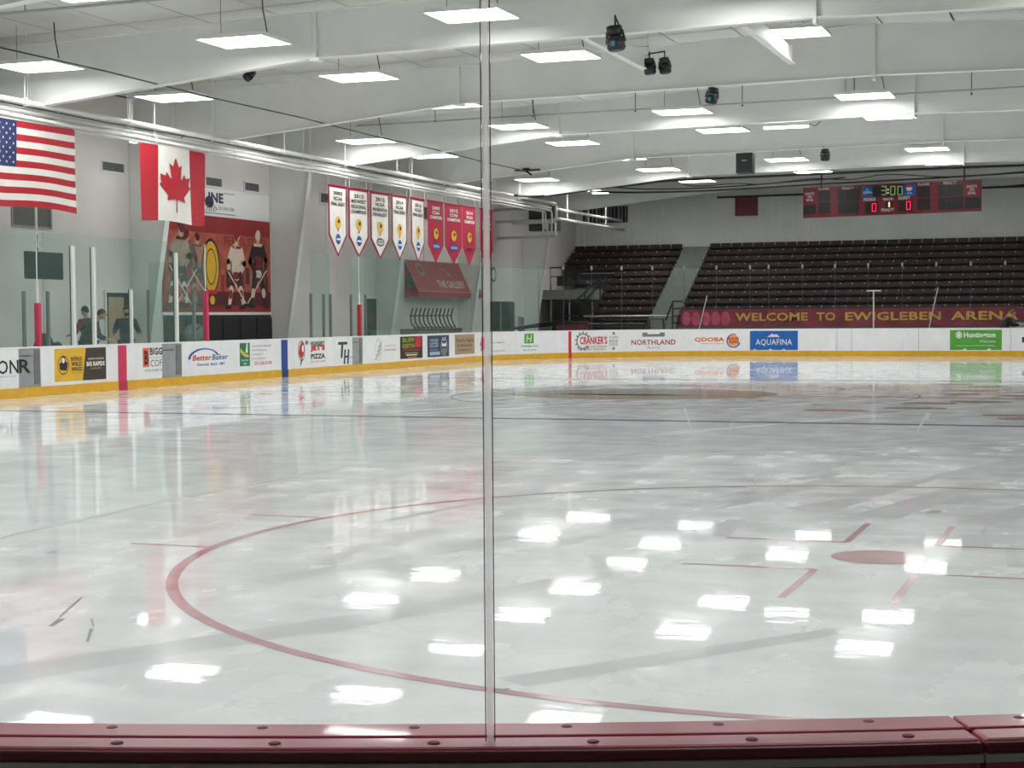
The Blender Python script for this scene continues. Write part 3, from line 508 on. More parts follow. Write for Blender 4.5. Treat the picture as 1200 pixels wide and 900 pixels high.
# ================================================================== LEFT WALL THINGS
def window_box(name, y0, y1, z0, z1, l, cat, slats=0, fm=WHITE, inner=DGREY):
    t = thing(name, l, cat, (XL, y0, z0)); e = .05
    MB().box(XL, XL+.03, y0, y1, z0-e, z0).box(XL, XL+.03, y0, y1, z1, z1+e).box(XL, XL+.03, y0-e, y0, z0-e, z1+e).box(XL, XL+.03, y1, y1+e, z0-e, z1+e).build('surround', fm, t)
    MB().box(XL, XL+.01, y0, y1, z0, z1).build('panel', inner, t)
    for k in range(slats): z = z0+(z1-z0)*(k+.5)/slats; MB().box(XL+.01, XL+.03, y0, y1, z-.008, z+.004).build('slat', GREY, t)
    return t
for y0, y1, z0, z1, l in ((34.62, 35.6, 5.36, 5.58, 'grey louvred vent between the two national flags'), (39.72, 40.6, 5.34, 5.57, 'grey louvred vent just right of the maple-leaf flag'), (41.95, 42.8, 5.35, 5.58, 'second grey louvred vent above the red mural'), (46.9, 47.5, 5.3, 5.6, 'grey louvred vent left of the first white banner'), (48.9, 49.4, 5.3, 5.6, 'grey louvred vent between first two banners'), (55.4, 55.9, 5.2, 5.65, 'grey louvred vent beside the last white banner')):
    window_box('wall_vent', y0, y1, z0, z1, l, 'vent', 5)
w2 = window_box('wall_window', 30.95, 32.4, 3.8, 4.9, 'grey-framed dark window high on wall under the striped flag', 'window', 0, GREY, mat('dark_pane', H(110, 112, 108), .15)); MB().box(XL+.012, XL+.02, 31.0, 31.9, 4.3, 4.85).build('blind', DGREY, w2)
# mural
mu = thing('wall_mural', 'large red hockey mural with players and a gold badge', 'mural', (XL, 37.4, 1.73)); SW = SX(XL)
MR = mat('mural_red', H(150, 34, 36), .5, var=.12, scale=1.5); MRL = mat('mural_rust', H(176, 84, 66), .5, var=.25, scale=2.5); MRD = mat('mural_dark', H(84, 28, 30), .5, var=.3, scale=4); MSK = mat('mural_skin', H(214, 160, 130), .5, var=.15); MW = mat('mural_cream', H(228, 206, 190), .5, var=.1); MG = mat('mural_grey', H(168, 140, 122), .5, var=.2, scale=3)
rect(SW, 37.35, 43.45, 1.76, 4.48, .02, 'mural_sheet', MR, mu); rect(SW, 37.35, 43.45, 1.68, 1.76, .024, 'border', TW, mu); rect(SW, 37.5, 43.4, 2.3, 4.0, .024, 'backdrop', MRL, mu)
rect(SW, 38.9, 43.4, 1.95, 2.35, .025, 'backdrop', MRD, mu)
MBK = mat('mural_black', H(44, 22, 26), .5); MHZ = mat('mural_haze', H(190, 110, 86), .5, var=.2, scale=3)
for k in range(13):   # faded spectators behind the players
    y = 39.7+k*.29; z = 2.45+.12*(k % 3); c_ = (MRD, MR, MHZ, MG)[(k*7) % 4]; rect(SW, y-.1, y+.1, z-.1, z+.38, .0262+.0001*k, 'crowd_figure', c_, mu); shape(SW, ell(y, z+.47, .065, .09, 10), .0262+.0001*k, 'crowd_figure', MHZ, mu)
def limb(p, q, r0, r1, o, nm, m):
    a = math.atan2(q[1]-p[1], q[0]-p[0]); pts = [(p[0]+r0*cos(a+pi/2+pi*i/6), p[1]+r0*sin(a+pi/2+pi*i/6)) for i in range(7)]+[(q[0]+r1*cos(a-pi/2+pi*i/6), q[1]+r1*sin(a-pi/2+pi*i/6)) for i in range(7)]
    return shape(SW, pts, o, nm, m, mu)
def player(c, z, h, jersey, pants, socks, lean=0, f=1, o=.03, trim=None):
    P = lambda x, y: (c+f*x*h+lean*y*h, z+y*h)
    for hx, kx, ax in ((-.06, -.12, -.2), (.06, .13, .17)):
        limb(P(hx, .45), P(kx, .27), .085*h, .055*h, o, 'player_leg', pants); limb(P(kx, .27), P(ax, .08), .055*h, .035*h, o+.0004, 'player_sock', socks); limb(P(ax-.02, .045), P(ax+.09, .03), .03*h, .022*h, o+.0006, 'player_skate', MBK); limb(P(kx*1.1, .22), P(kx*1.15, .19), .05*h, .048*h, o+.0007, 'sock_band', trim or MR)
    limb(P(0, .5), P(.02, .76), .115*h, .13*h, o+.001, 'player_jersey', jersey); limb(P(-.02, .455), P(.05, .455), .05*h, .05*h, o+.0012, 'jersey_hem', trim or MR)
    limb(P(-.1, .78), P(-.2, .62), .06*h, .045*h, o+.0014, 'player_arm', jersey); limb(P(-.2, .62), P(-.1, .48), .045*h, .035*h, o+.0014, 'player_arm', jersey); limb(P(.13, .78), P(.22, .64), .06*h, .045*h, o+.0014, 'player_arm', jersey); limb(P(.22, .64), P(.2, .5), .045*h, .035*h, o+.0014, 'player_arm', jersey)
    limb(P(-.1, .47), P(-.08, .45), .045*h, .04*h, o+.0018, 'player_glove', MBK); limb(P(.2, .49), P(.2, .46), .045*h, .04*h, o+.0018, 'player_glove', MBK); limb(P(.22, .5), P(-.3, .06), .011*h, .011*h, o+.002, 'player_stick', MW); limb(P(-.3, .06), P(-.4, .05), .018*h, .014*h, o+.002, 'player_stick', MBK)
    limb(P(.01, .885), P(.015, .93), .048*h, .055*h, o+.0022, 'player_head', MSK); limb(P(.0, .95), P(.02, .97), .06*h, .055*h, o+.0024, 'player_helmet', trim or MRD); limb(P(-.09, .83), P(.1, .83), .02*h, .02*h, o+.002, 'shoulder_stripe', trim or MR)
player(38.1, 1.85, 2.35, MG, MBK, MW, .12, -1, .03, MRD); player(38.75, 1.9, 2.1, MRD, MRD, MHZ, -.08, 1, .028); player(39.2, 2.05, 1.9, MHZ, MRD, MR, 0, -1, .027, MRD)
player(41.3, 1.82, 2.2, MW, MBK, MW, .06, -1, .031, MR); player(42.65, 1.85, 2.3, MBK, MBK, MBK, 0, 1, .031, MW); text(SW, '20', 42.5, 42.85, 3.05, 3.45, .035, MR, mu, .03); limb((41.2, 3.55), (41.55, 3.95), .03, .02, .036, 'raised_glove', MW)
B = shape(SW, [(39.4+.5+.5*cos(2*pi*i/24), 3.05+.8*sin(2*pi*i/24)*(1 if i < 12 else .98)) for i in range(24)], .037, 'badge_outline', TK, mu); lab(B, 'plain gold oval badge with black edge')
shape(SW, ell(39.9, 3.05, .43, .72), .04, 'badge', GOLD, mu); ring(SW, 39.9, 3.05, .3, .52, .04, .043, 'badge_ring', TK, mu); shape(SW, ell(39.95, 2.1, .17, .16, 14), .04, 'badge_drop', GOLD, mu); ring(SW, 39.95, 2.1, .17, .16, .03, .042, 'badge_drop', TK, mu); limb((39.6, 2.33), (40.15, 2.33), .06, .06, .041, 'badge_collar', TR)
text(SW, 'FERRIS STATE', 40.7, 43.2, 3.7, 3.95, .027, MR, mu, .02)
sg = thing('wall_sign', 'white sponsor sign with black letters above the red mural', 'sign', (XL, 38, 4.5)); rect(SW, 37.45, 43.4, 4.5, 5.28, .012, 'sign_sheet', TW, sg); text(SW, 'BLUELINE', 38.3, 40.68, 4.87, 5.16, .018, NAVY, sg, .04); text(SW, 'Club', 39.4, 40.3, 4.62, 4.82, .018, TGR, sg, 0, .3); text(SW, '231-590-2380', 40.4, 41.3, 4.68, 4.78, .018, TGR, sg, .01)
shape(SW, ell(39.9, 4.88, .24, .17, 16), .017, 'puck_mark', TK, sg); rect(SW, 38.3, 41.35, 4.56, 4.585, .018, 'rule', TGR, sg); rect(SW, 40.7, 41.35, 5.16, 5.18, .018, 'rule', TGR, sg)
# dark opening under the mural
op = thing('bench_recess', 'black padded recess in the wall under the red mural', 'recess', (XL, 37.4, 0)); MB().box(XL, XL+.05, 37.4, 43.4, 0, 1.68).build('backing', BLACK, op)
for k in range(6): MB().box(XL+.05, XL+.09, 37.45+k, 38.4+k, .1, 1.6).build('pad', mat('pad_black', H(20, 21, 23), .6), op, bevel=.02)
t = thing('equipment_bag', 'grey hockey bag heaped before the black recess under the mural', 'bag', (-15.6, 38.1, .9)); MB().box(-15.9, -15.3, 37.7, 38.9, .13, .85).build('bench_slab', DGREY, t); MB().ball((-15.6, 38.2, 1.15), .28, .5, .3).build('bag_body', mat('bag_grey', H(120, 122, 122), .7, var=.2), t, True); MB().tube([(-15.4, 37.8, 1.2), (-15.3, 38.2, 1.5), (-15.4, 38.6, 1.2)], .02, 6).build('strap', BLACK, t)
# doors
def door(y0, y1, z1, l, nm='door', leaf=None, fm=WHITE):
    t = thing(nm, l, 'door', (XL, y0, 0)); MB().box(XL, XL+.02, y0, y1, 0, z1).build('opening', BLACK, t)
    MB().box(XL, XL+.06, y0-.06, y0, 0, z1+.06).box(XL, XL+.06, y1, y1+.06, 0, z1+.06).box(XL, XL+.06, y0, y1, z1, z1+.06).build('frame', fm, t); return t
d = door(34.66, 35.8, 2.26, 'doorway with tan cupboard behind the penalty box'); MB().box(XL+.02, XL+.05, 34.75, 35.1, .05, 2.15).build('door_leaf', mat('tan_door', H(176, 152, 124), .5), d); MB().box(XL+.02, XL+.05, 35.11, 35.45, .05, 2.15).build('door_leaf', _m['tan_door'], d)
d = door(50.2, 51.1, 2.22, 'narrow dark doorway on the left wall beside the gallery awning'); MB().box(XL+.02, XL+.04, 50.25, 51.05, .05, 2.15).build('door_leaf', BLACK, d)
d = door(61.6, 65.15, 2.2, 'wide dark glazed double door at the far left corner', 'double_door'); 
for k in range(2): p = MB().box(XL+.02, XL+.04, 61.65+k*1.75, 63.3+k*1.75, .05, 2.15).build('door_leaf', mat('door_glass', H(24, 26, 27), .12), d); MB().box(XL+.04, XL+.05, 61.65+k*1.75, 61.72+k*1.75, .05, 2.15).build('stile', ALU, p)
t = thing('wall_plaque', 'oval black ring sign on wall above the double door', 'sign', (XL, 62.8, 3.3)); ring(SW, 62.7, 3.3, .3, .3, .07, .02, 'ring', TK, t); shape(SW, ell(62.7, 3.3, .22, .22), .016, 'face', TW, t)
t = thing('wall_box', 'small grey control box on wall right of the double door', 'box', (XL, 66, 1.3)); MB().box(XL, XL+.12, 65.7, 66.1, 1.05, 1.55).build('body', GREY, t); MB().box(XL+.12, XL+.13, 65.75, 66.05, 1.2, 1.5).build('cover', DGREY, t)
# awning
aw = thing('awning', 'red awning lettered THE GALLERY with a scalloped valance', 'awning', (XL, 53.6, 2.3)); AR = mat('awning_red', H(164, 24, 38), .6, var=.1); ARD = mat('awning_dark', H(140, 22, 34), .6, var=.1); ya0, ya1 = 53.6, 59.9
xf = -15.55; PF = lambda a, v, o: Vector((XL+(xf-XL)*(1-v)+o*.7, a, 2.5+v*1.15+o*.7))
MB().hexa([PF(ya0, 0, 0), PF(ya1, 0, 0), PF(ya1, 1, 0), PF(ya0, 1, 0)]+[p+Vector((-.01, 0, -.02)) for p in (PF(ya0, 0, 0), PF(ya1, 0, 0), PF(ya1, 1, 0), PF(ya0, 1, 0))]).build('canopy', AR, aw)
for y in (ya0, ya1): MB().prism([(XL, y, 2.5), (xf, y, 2.5), (XL, y, 3.65)], (0, .015, 0)).build('side_panel', ARD, aw)
def scal(p0, p1, n):
    mb = MB(); p0 = Vector(p0); p1 = Vector(p1); nn = (p1-p0).normalized().cross(Vector((0, 0, 1)))*.01
    for i in range(n):
        a = p0.lerp(p1, i/n); b = p0.lerp(p1, (i+1)/n); pts = [a, b]+[a.lerp(b, .5+.5*cos(q*pi/6))-Vector((0, 0, .16+.06*sin(q*pi/6))) for q in range(7)]
        mb.prism(pts, nn)
    return mb.build('valance', AR, aw)
scal((xf, ya0, 2.5), (xf, ya1, 2.5), 15); scal((XL, ya0, 2.5), (xf, ya0, 2.5), 4)
MB().tube([(xf+.01, ya0, 2.5), (xf+.01, ya1, 2.5)], .02, 5).tube([PF(ya0, 0, .01), PF(ya0, 1, .01)], .018, 5).tube([PF(ya1, 0, .01), PF(ya1, 1, .01)], .018, 5).tube([PF(ya0, .98, .01), PF(ya1, .98, .01)], .015, 5).build('piping', mat('piping_pink', H(214, 120, 110), .5), aw)
text(PF, 'THE GALLERY', 55.7, 58.4, .12, .36, .03, mat('awning_print', H(226, 190, 190), .5), aw, .02); shape(PF, [(56.6, .85), (57.2, .5), (57.4, .42), (57.2, .7), (57.05, .62), (56.9, .75)], .03, 'emblem', TGR, aw)
ring(PF, 54.6, .7, .4, .22, .12, .03, 'emblem', mat('awning_gold', H(150, 110, 60), .6), aw); ring(PF, 59.2, .6, .3, .2, .05, .03, 'emblem', mat('piping_pink', 0), aw)
shape(lambda a, v, o: Vector((a, ya0-.01, v)), ell(-15.87, 2.85, .14, .22, 10), 0, 'emblem', _m['awning_gold'], aw)
# curved-back bench under the awning
bn = thing('slat_bench', 'black curved-back metal bench on wooden base below red awning', 'bench', (-15.4, 54, 0)); MB().box(-15.8, -15.1, 52.5, 56.7, .95, 1.15).box(-15.8, -15.6, 52.6, 52.8, 0, .95).box(-15.8, -15.6, 56.4, 56.6, 0, .95).build('base', mat('bench_wood', H(70, 58, 56), .7), bn)
for k in range(11):
    y = 52.75+k*.38; MB().tube([(-15.3, y, 1.15), (-15.45, y-.06+.012*k, 1.35), (-15.5, y-.02, 1.6), (-15.42, y, 1.9)], .028, 5).build('back_bar', BLKM, bn)
MB().tube([(-15.5, 52.7, 1.62), (-15.5, 56.65, 1.62)], .025, 5).tube([(-15.35, 52.7, 1.2), (-15.35, 56.55, 1.2)], .025, 5).build('rail', BLKM, bn)
# TV on a bracket
tv = thing('monitor', 'black flat monitor on a pole bracket over the left boards', 'monitor', (-14.8, 30.35, 2.5)); MB().box(-14.86, -14.8, 29.66, 31.07, 2.5, 3.12).build('case', BLACK, tv, bevel=.02); MB().box(-14.8, -14.795, 29.7, 31.03, 2.54, 3.08).build('screen', mat('screen', H(46, 52, 54), .25), tv)
MB().tube([(-14.9, 30.2, 0), (-14.9, 30.2, 4.5)], .03, 6).tube([(-14.9, 30.2, 3.2), (-14.84, 30.35, 3.2)], .03, 6).build('bracket', WHITE, tv)
MB().tube([(-14.87, 30.2, 3.15), (-14.8, 30.05, 3.3), (-14.85, 30.15, 3.5)], .02, 5).build('cable', BLACK, tv)
# platform behind the left boards
box_o = MB().box(XL+.02, -13.05, 26, 44, -.02, .13).build('bench_platform', CONC); tag(box_o, 'low grey platform behind the left boards', 'platform')
# ================================================================== FLAGS
FR = mat('flag_red', H(176, 20, 38), .7, var=.05, scale=3); FW = mat('flag_white', H(226, 222, 216), .7, var=.05, scale=3); FB = mat('flag_blue', H(30, 44, 96), .7)
def cloth(x, y0, y1, ztop, h, am, ph, drop=0):
    def S(u, v, o):   # u 0..1 along, v 0..1 up
        wv = am*(1-v*.7)*sin(u*9+ph+v*1.5)
        return Vector((x+wv+o, y0+(y1-y0)*u-.03*(1-v)*sin(u*5+ph), ztop-h*(1-v)-drop*sin(pi*u)*(v)-.03*sin(u*7+ph)*(1-v)))
    return S
def patch(S, u0, u1, v0, v1, o, name, m, parent, nu=None, nv=None):
    nu = nu or max(2, int((u1-u0)*24)); nv = nv or max(2, int((v1-v0)*12)); mb = MB(); mb.add([S(u0+(u1-u0)*i/nu, v0+(v1-v0)*j/nv, o) for j in range(nv+1) for i in range(nu+1)], [(j*(nu+1)+i, j*(nu+1)+i+1, (j+1)*(nu+1)+i+1, (j+1)*(nu+1)+i) for j in range(nv) for i in range(nu)])
    return mb.build(name, m, parent, True)
def uvpoly(S, pts, o, name, m, parent, cut=0):
    bm = bmesh.new(); vs = [bm.verts.new((a, b, 0)) for a, b in pts]; bm.faces.new(vs); bm.normal_update(); bmesh.ops.triangulate(bm, faces=bm.faces)
    if cut: bmesh.ops.subdivide_edges(bm, edges=bm.edges, cuts=cut, use_grid_fill=True); bmesh.ops.triangulate(bm, faces=bm.faces)
    bm.verts.index_update()
    v = [(q.co.x, q.co.y) for q in bm.verts]; f = [tuple(w.index for w in q.verts) for q in bm.faces] if not bm.verts.index_update() else 0
    bm.free(); return MB().add([S(a, b, o) for a, b in v], f).build(name, m, parent)
us = thing('striped_flag', 'large red and white striped flag with blue star canton hanging at far left', 'flag', (-13.3, 26.0, 3.9)); S = cloth(-13.3, 26.05, 29.45, 5.72, 1.8, .05, .6, .02)
for k in range(13):
    c = k < 7; u0 = .4 if c else 0; patch(S, u0, 1, 1-(k+1)/13, 1-k/13, 0, 'stripe', FR if k % 2 == 0 else FW, us, nv=2)
patch(S, 0, .4, 6/13, 1, 0, 'canton', FB, us)
st = MB()
for r in range(9):
    n = 6 if r % 2 == 0 else 5
    for k in range(n):
        cu = (.033 if n == 6 else .0665)+k*.0667; cv = 1-.054*(r+1)*.998; pts = []
        for q in range(10): rr_ = .019 if q % 2 == 0 else .008; pts.append((cu+rr_*sin(q*pi/5)/1.9, cv+rr_*cos(q*pi/5)))
        b0 = [S(cu, cv, .012)]+[S(a, b, .012) for a, b in pts]; st.add(b0, [(0, i+1, (i+1) % 10+1) for i in range(10)])
MB().tube([(-13.3, 29.4, 5.7), (-13.3, 29.4, 5.8)], .01, 4).build('tie', FW, us)
o = st.build('stars', FW, us); o['kind'] = 'stuff'
ca = thing('maple_leaf_flag', 'large red and white flag with a maple leaf, second from left', 'flag', (-13.3, 32.0, 3.9)); S = cloth(-13.3, 32.0, 34.95, 5.70, 1.8, .04, 2.1, .0)
patch(S, 0, .27, 0, 1, 0, 'red_band', FR, ca); patch(S, .27, .75, 0, 1, 0, 'white_field', FW, ca); patch(S, .75, 1, 0, 1, 0, 'red_band', FR, ca)
for q in (32.05, 34.9): MB().tube([(-13.3, q, 5.66), (-13.3, q, 5.8)], .01, 4).build('tie', FW, ca)
half = [(0, -2000), (-332, -1348), (-423, -1321), (-750, -1510), (-546, -458), (-657, -401), (-1080, -855), (-1185, -608), (-1258, -570), (-1800, -685), (-1614, -113), (-1648, -34), (-1860, 65), (-919, 827), (-899, 900), (-1015, 1220), (-156, 1069), (-60, 1120), (-45, 1167), (-60, 2030)]
leaf = half+[(-x, y) for x, y in half[::-1][:-1]]
uvpoly(S, [(.51+x/4030*.50, .5-y/4030*.74) for x, y in leaf], .02, 'maple_leaf', FR, ca, 4)
# ================================================================== BANNERS
BM = mat('banner_maroon', H(150, 24, 58), .7, var=.06); BMR = mat('banner_red', H(172, 28, 62), .7, var=.06)
bans = [(41.80, 43.02, 0, ['2003', 'NCAA', 'FINAL EIGHT'], 'd'), (43.2, 44.46, 0, ['2012', 'MIDWEST', 'REGIONAL', 'CHAMPIONS'], 'd'), (44.7, 46.03, 0, ['2012', 'NCAA', 'FROZEN FOUR', 'FINALIST'], 'r'), (46.2, 47.5, 0, ['2014', 'NCAA', 'FINAL EIGHT'], 'd'), (47.7, 48.95, 0, ['2016', 'NCAA', 'FINAL EIGHT'], 'd'),
    (49.17, 50.5, 1, ['2003', 'CCHA', 'CHAMPIONS'], 'b'), (50.72, 52.12, 1, ['2012', 'CCHA', 'CHAMPIONS'], 'b'), (52.28, 53.5, 1, ['2014', 'WCHA', 'CHAMPIONS'], 'k'), (53.85, 55.35, 1, ['2016', 'WCHA', 'TOURNAMENT', 'CHAMPIONS'], 'k')]
od = ['first', 'second', 'third', 'fourth', 'fifth', 'first', 'second', 'third', 'last']
for i, (y0, y1, c, ls, em) in enumerate(bans):
    t = thing('pennant_banner', '%s %s pennant banner from the left, lettered %s' % (od[i], 'maroon' if c else 'white maroon-edged', ' '.join(ls)), 'banner', (-13.3, y0, 3.3), 'championship banners on the pipe'); wd = y1-y0; ph = i*1.3
    def S(u, v, o, y0=y0, wd=wd, ph=ph): return Vector((-13.3+o+.07*sin(ph)*(u-.5), y0+wd*u, 3.35+2.07*v))
    uvpoly(S, [(0, 1), (1, 1), (1, .3), (.5, 0), (0, .3)][::-1], 0, 'cloth', BMR if c else BM, t)
    MB().tube([S(0, 1, 0), S(1, 1, 0)], .025, 6).build('header_rod', BM, t)
    for q in (y0+.04, y1-.04): MB().tube([(-13.3, q, 5.42), (-13.3, q, 5.78)], .008, 4).build('cord', FW, t)
    if not c: uvpoly(S, [(.07, .965), (.93, .965), (.93, .315), (.5, .05), (.07, .315)][::-1], .01, 'field', FW, t)
    z = .92
    for s in ls:
        w_ = min(.74, .1*len(s)+.08); text(S, s, .5-w_/2, .5+w_/2, z-.055, z, .02, TW if c else TK, t, .03); z -= .075
    B = uvpoly(S, ell(.5, .48, .15, .09, 12), .02, 'badge', GOLD, t); uvpoly(S, ell(.53, .5, .06, .03, 8), .025, 'badge_mark', TK, B); uvpoly(S, ell(.5, .38, .03, .025, 8), .02, 'badge_tassel', TR, t)
    if em == 'd': uvpoly(S, ell(.5, .25, .13, .075, 12), .02, 'disc', TB, t); uvpoly(S, [(.4, .235), (.6, .235), (.6, .26), (.4, .26)], .025, 'disc_bar', TW, t)
    if em == 'b': uvpoly(S, ell(.5, .28, .24, .055, 12), .02, 'disc', TB, t); text(S, 'CCHA', .32, .68, .262, .3, .026, TW, t, .02)
    if em == 'k': text(S, 'WCHA', .25, .75, .26, .3, .02, TK, t, .05)
    if em == 'r': ring(S, .5, .26, .2, .06, .02, .02, 'ring', TK, t); text(S, 'FROZEN 4', .32, .68, .25, .28, .02, TK, t, .02)
# ================================================================== PIPES
pr_ = [(-13.25, 6.1, .055, 'thickest upper'), (-13.4, 5.93, .045, 'second'), (-13.55, 5.88, .04, 'third'), (-13.7, 5.84, .035, 'fourth'), (-13.28, 5.79, .04, 'fifth'), (-13.5, 5.74, .035, 'lowest')]
for i, (x, z, r, l) in enumerate(pr_):
    t = thing('overhead_pipe', 'white %s pipe of the bundle along the left side' % l, 'pipe', (x, 20, z), 'white pipes along the left side'); ye = 62.3-i*.12
    if i == 0: MB().tube([(x, 18, z), (x, ye, z), (x-.0, ye+.1, z-.1), (x, ye+.1, 5.45)], r, 10).build('pipe', PIPE, t, True)
    else: MB().tube([(x, 18, z), (x, ye, z), (x-.1, ye+.1, z), (-15.9, ye+.1, z)] if i < 3 else [(x, 18, z), (x, ye, z), (x, ye+.1, z-.1), (x, ye+.1, 4.8+.05*i)], r, 8).build('pipe', PIPE, t, True)
    for k in range(12):
        y = 20.0+k*3.81+i*.3
        if y > 60: continue
        h = MB(); h.tube([(x, y, z+r), (x, y, rz(x)+.2)], .007, 4); n = 10; h.tube([(x+(r+.03)*cos(2*pi*q/n), y, z+(r+.03)*sin(2*pi*q/n)) for q in range(n+1)], .012, 4); h.build('hanger', PIPE, t)
# far end: elbows, cross pipes and the air unit
t = thing('pipe_return', 'white pipe loops turning down to the air unit at the far left', 'pipe', (-13.3, 62.5, 4.7))
for z, xa in ((5.45, -15.9), (5.38, -15.2), (4.78, -15.9)): MB().tube([(xa, 62.6, z), (-13.4, 62.6, z), (-13.3, 62.55, z+.12)], .06, 8).build('elbow_pipe', PIPE, t, True)
for k in range(4): MB().tube([(-13.35-.17*k, 62.6, 4.8), (-13.35-.17*k, 62.6, 5.35)], .05, 8).build('riser_pipe', PIPE, t, True)
MB().tube([(-13.3, 62.5, 5.9), (-13.3, 72, 5.9)], .06, 8).tube([(-13.2, 62.6, 5.5), (-13.2, 72, 5.5)], .06, 8).build('far_pipe', PIPE, t, True)
for y in (64, 66.9, 69.5): MB().tube([(-13.3, y, 5.45), (-13.3, y, 6.7)], .03, 5).build('drop_rod', PIPE, t)
t = thing('air_unit', 'dark grey fan unit boxed in by white pipes at far left', 'fan', (-14, 62.9, 5.2)); MB().box(-14.55, -13.4, 62.75, 63.4, 5.05, 6.05).build('case', mat('unit_grey', H(62, 66, 66), .5), t)
for z in (5.8, 5.3):
    MB().tube([(-13.95, 62.72, z), (-13.95, 62.75, z)], .2, 16).build('fan_ring', BLACK, t); m = MB()
    for q in range(5): a = q*2*pi/5; m.hexa([(-13.95+.05*cos(a-.3), 62.70, z+.05*sin(a-.3)), (-13.95+.19*cos(a-.2), 62.70, z+.19*sin(a-.2)), (-13.95+.19*cos(a+.3), 62.69, z+.19*sin(a+.3)), (-13.95+.05*cos(a+.6), 62.69, z+.05*sin(a+.6))]+[(-13.95+.05*cos(a-.3), 62.71, z+.05*sin(a-.3)), (-13.95+.19*cos(a-.2), 62.71, z+.19*sin(a-.2)), (-13.95+.19*cos(a+.3), 62.70, z+.19*sin(a+.3)), (-13.95+.05*cos(a+.6), 62.70, z+.05*sin(a+.6))])
    m.build('fan_blades', DGREY, t)
# sprinkler pipe across, wires
t = thing('sprinkler_pipe', 'thin grey pipe slung across the hall just before the third roof girder', 'pipe', (0, 43.15, 7.3)); MB().tube([(-13, 43.15, 7.22), (12, 43.15, 7.4)], .025, 6).build('pipe', mat('pipe_grey', H(170, 172, 170), .4), t)
for k in range(8): x = -10.5+k*3.0; MB().tube([(x, 43.15, 7.3), (x, 43.15, rz(x)+.2)], .012, 4).ball((x, 43.15, 7.24), .03, .03, .04, 6, 4).build('drop_rod', DGREY, t)
t = thing('sprinkler_pipe', 'thin grey pipe slung across the hall near the nearest roof girder', 'pipe', (0, 31, 7.3)); MB().tube([(-13, 24.6, 7.28), (12, 24.6, 7.5)], .03, 6).build('pipe', _m['pipe_grey'], t)
for k in range(6): x = -11+k*4.2; MB().tube([(x, 24.6, 7.3), (x, 24.6, rz(x)+.2)], .012, 4).build('drop_rod', DGREY, t)
for x, z, y1, l in ((-10.5, 6.42, 51.1, 'upper thin black wire running along the hall at left'), (-13.3, 6.03, 51.2, 'lower thin black wire just above the white pipes')):
    m = MB().tube([(x, 10+k*4.11, z-.03*(k % 2)) for k in range(11)], .016, 5); o = m.build('steel_wire', BLKM); tag(o, l, 'wire')
t = thing('wire_bracket', 'small black bracket at the end of the upper wire', 'bracket', (-10.5, 51.1, 6.4)); MB().tube([(-10.9, 51.0, 6.45), (-10.0, 51.0, 6.45)], .03, 5).tube([(-10.5, 51.0, 6.42), (-10.3, 51.0, 6.28)], .03, 5).build('arm', BLKM, t); MB().box(-10.6, -10.4, 50.95, 51.1, 6.42, 6.52).build('clamp', BLKM, t)
# ================================================================== STAGE LIGHTS, SPEAKER
def slight(x, y, z, s, l, tilt=0, blue=True, to=None):
    t = thing('stage_light', l, 'spotlight', (x, y, z)); b = MB()
    R_ = lambda px, pz: (px*cos(tilt)-pz*sin(tilt), px*sin(tilt)+pz*cos(tilt))
    def cyl(z0, z1, r0, r1, nm, m):
        a = R_(0, z0); c = R_(0, z1); return MB().tube([(x+a[0]*s, y, z+a[1]*s), (x+(a[0]*.8+c[0]*.2)*s, y, z+(a[1]*.8+c[1]*.2)*s), (x+c[0]*s, y, z+c[1]*s)], [r0*s*.8, r0*s, r1*s], 14).build(nm, m, t, True)
    cyl(-.5, 0, .36, .33, 'lamp_head', BLACK); cyl(.06, .42, .3, .3, 'base', BLACK); cyl(-.52, -.5, .25, .25, 'lens', DGREY)
    for q in (-1, 1):
        a = R_(q*.37, -.2); c = R_(q*.3, .25); MB().tube([(x+a[0]*s, y, z+a[1]*s), (x+c[0]*s, y, z+c[1]*s)], .05*s, 6).build('yoke_arm', BLKM, t)
    MB().tube([(x, y, z+.4*s), (x, y, z+.85*s)], .04*s, 6).build('clamp', BLKM, t)
    if to: MB().tube([(x, y, z+.8*s), to], .018, 6).build('arm', BLKM, t)
    if blue: a = R_(-.02, -.28); MB().box(x+a[0]*s-.07*s, x+a[0]*s+.07*s, y-.37*s, y-.34*s, z+a[1]*s-.1*s, z+a[1]*s+.1*s).build('status_panel', emis('status_blue', (.12, .4, .55), .25), t)
slight(-.57, 27.85, 6.66, .48, 'largest black moving stage light under nearest roof girder', .12, to=(-.57, 28.2, 6.86)); slight(-.68, 36.05, 6.62, .4, 'black stage light under the second roof girder', -.2, to=(-.68, 35.95, 6.84))
slight(-1.3, 32.9, 6.88, .36, 'left one of the paired small black stage lights', .1, False, (-1.4, 33.16, 7.15)); slight(-.97, 32.9, 6.88, .36, 'right one of the paired small black stage lights', .12, False, (-1.4, 33.17, 7.18))
slight(-10.5, 32.2, 7.12, .3, 'small black spotlight under nearest roof girder at left', -.9, False, (-10.5, 32.2, 7.74)); slight(-.63, 51.45, 6.62, .4, 'small black stage light under fourth roof girder', 0, False, (-.63, 51.1, 6.82))
t = thing('box_speaker', 'tall black box speaker hanging below the fourth roof girder', 'speaker', (-3.2, 51.5, 6.15)); MB().box(-3.46, -2.93, 51.3, 51.75, 6.12, 6.78).build('cabinet', BLACK, t, bevel=.01); MB().box(-3.42, -2.97, 51.285, 51.3, 6.16, 6.74).build('grille', mat('grille', H(38, 39, 40), .7), t); MB().box(-3.27, -3.1, 51.275, 51.285, 6.5, 6.53).build('name_plate', ALU, t)
MB().box(-3.25, -3.15, 51.2, 51.5, 6.76, 6.86).build('bracket', BLKM, t)
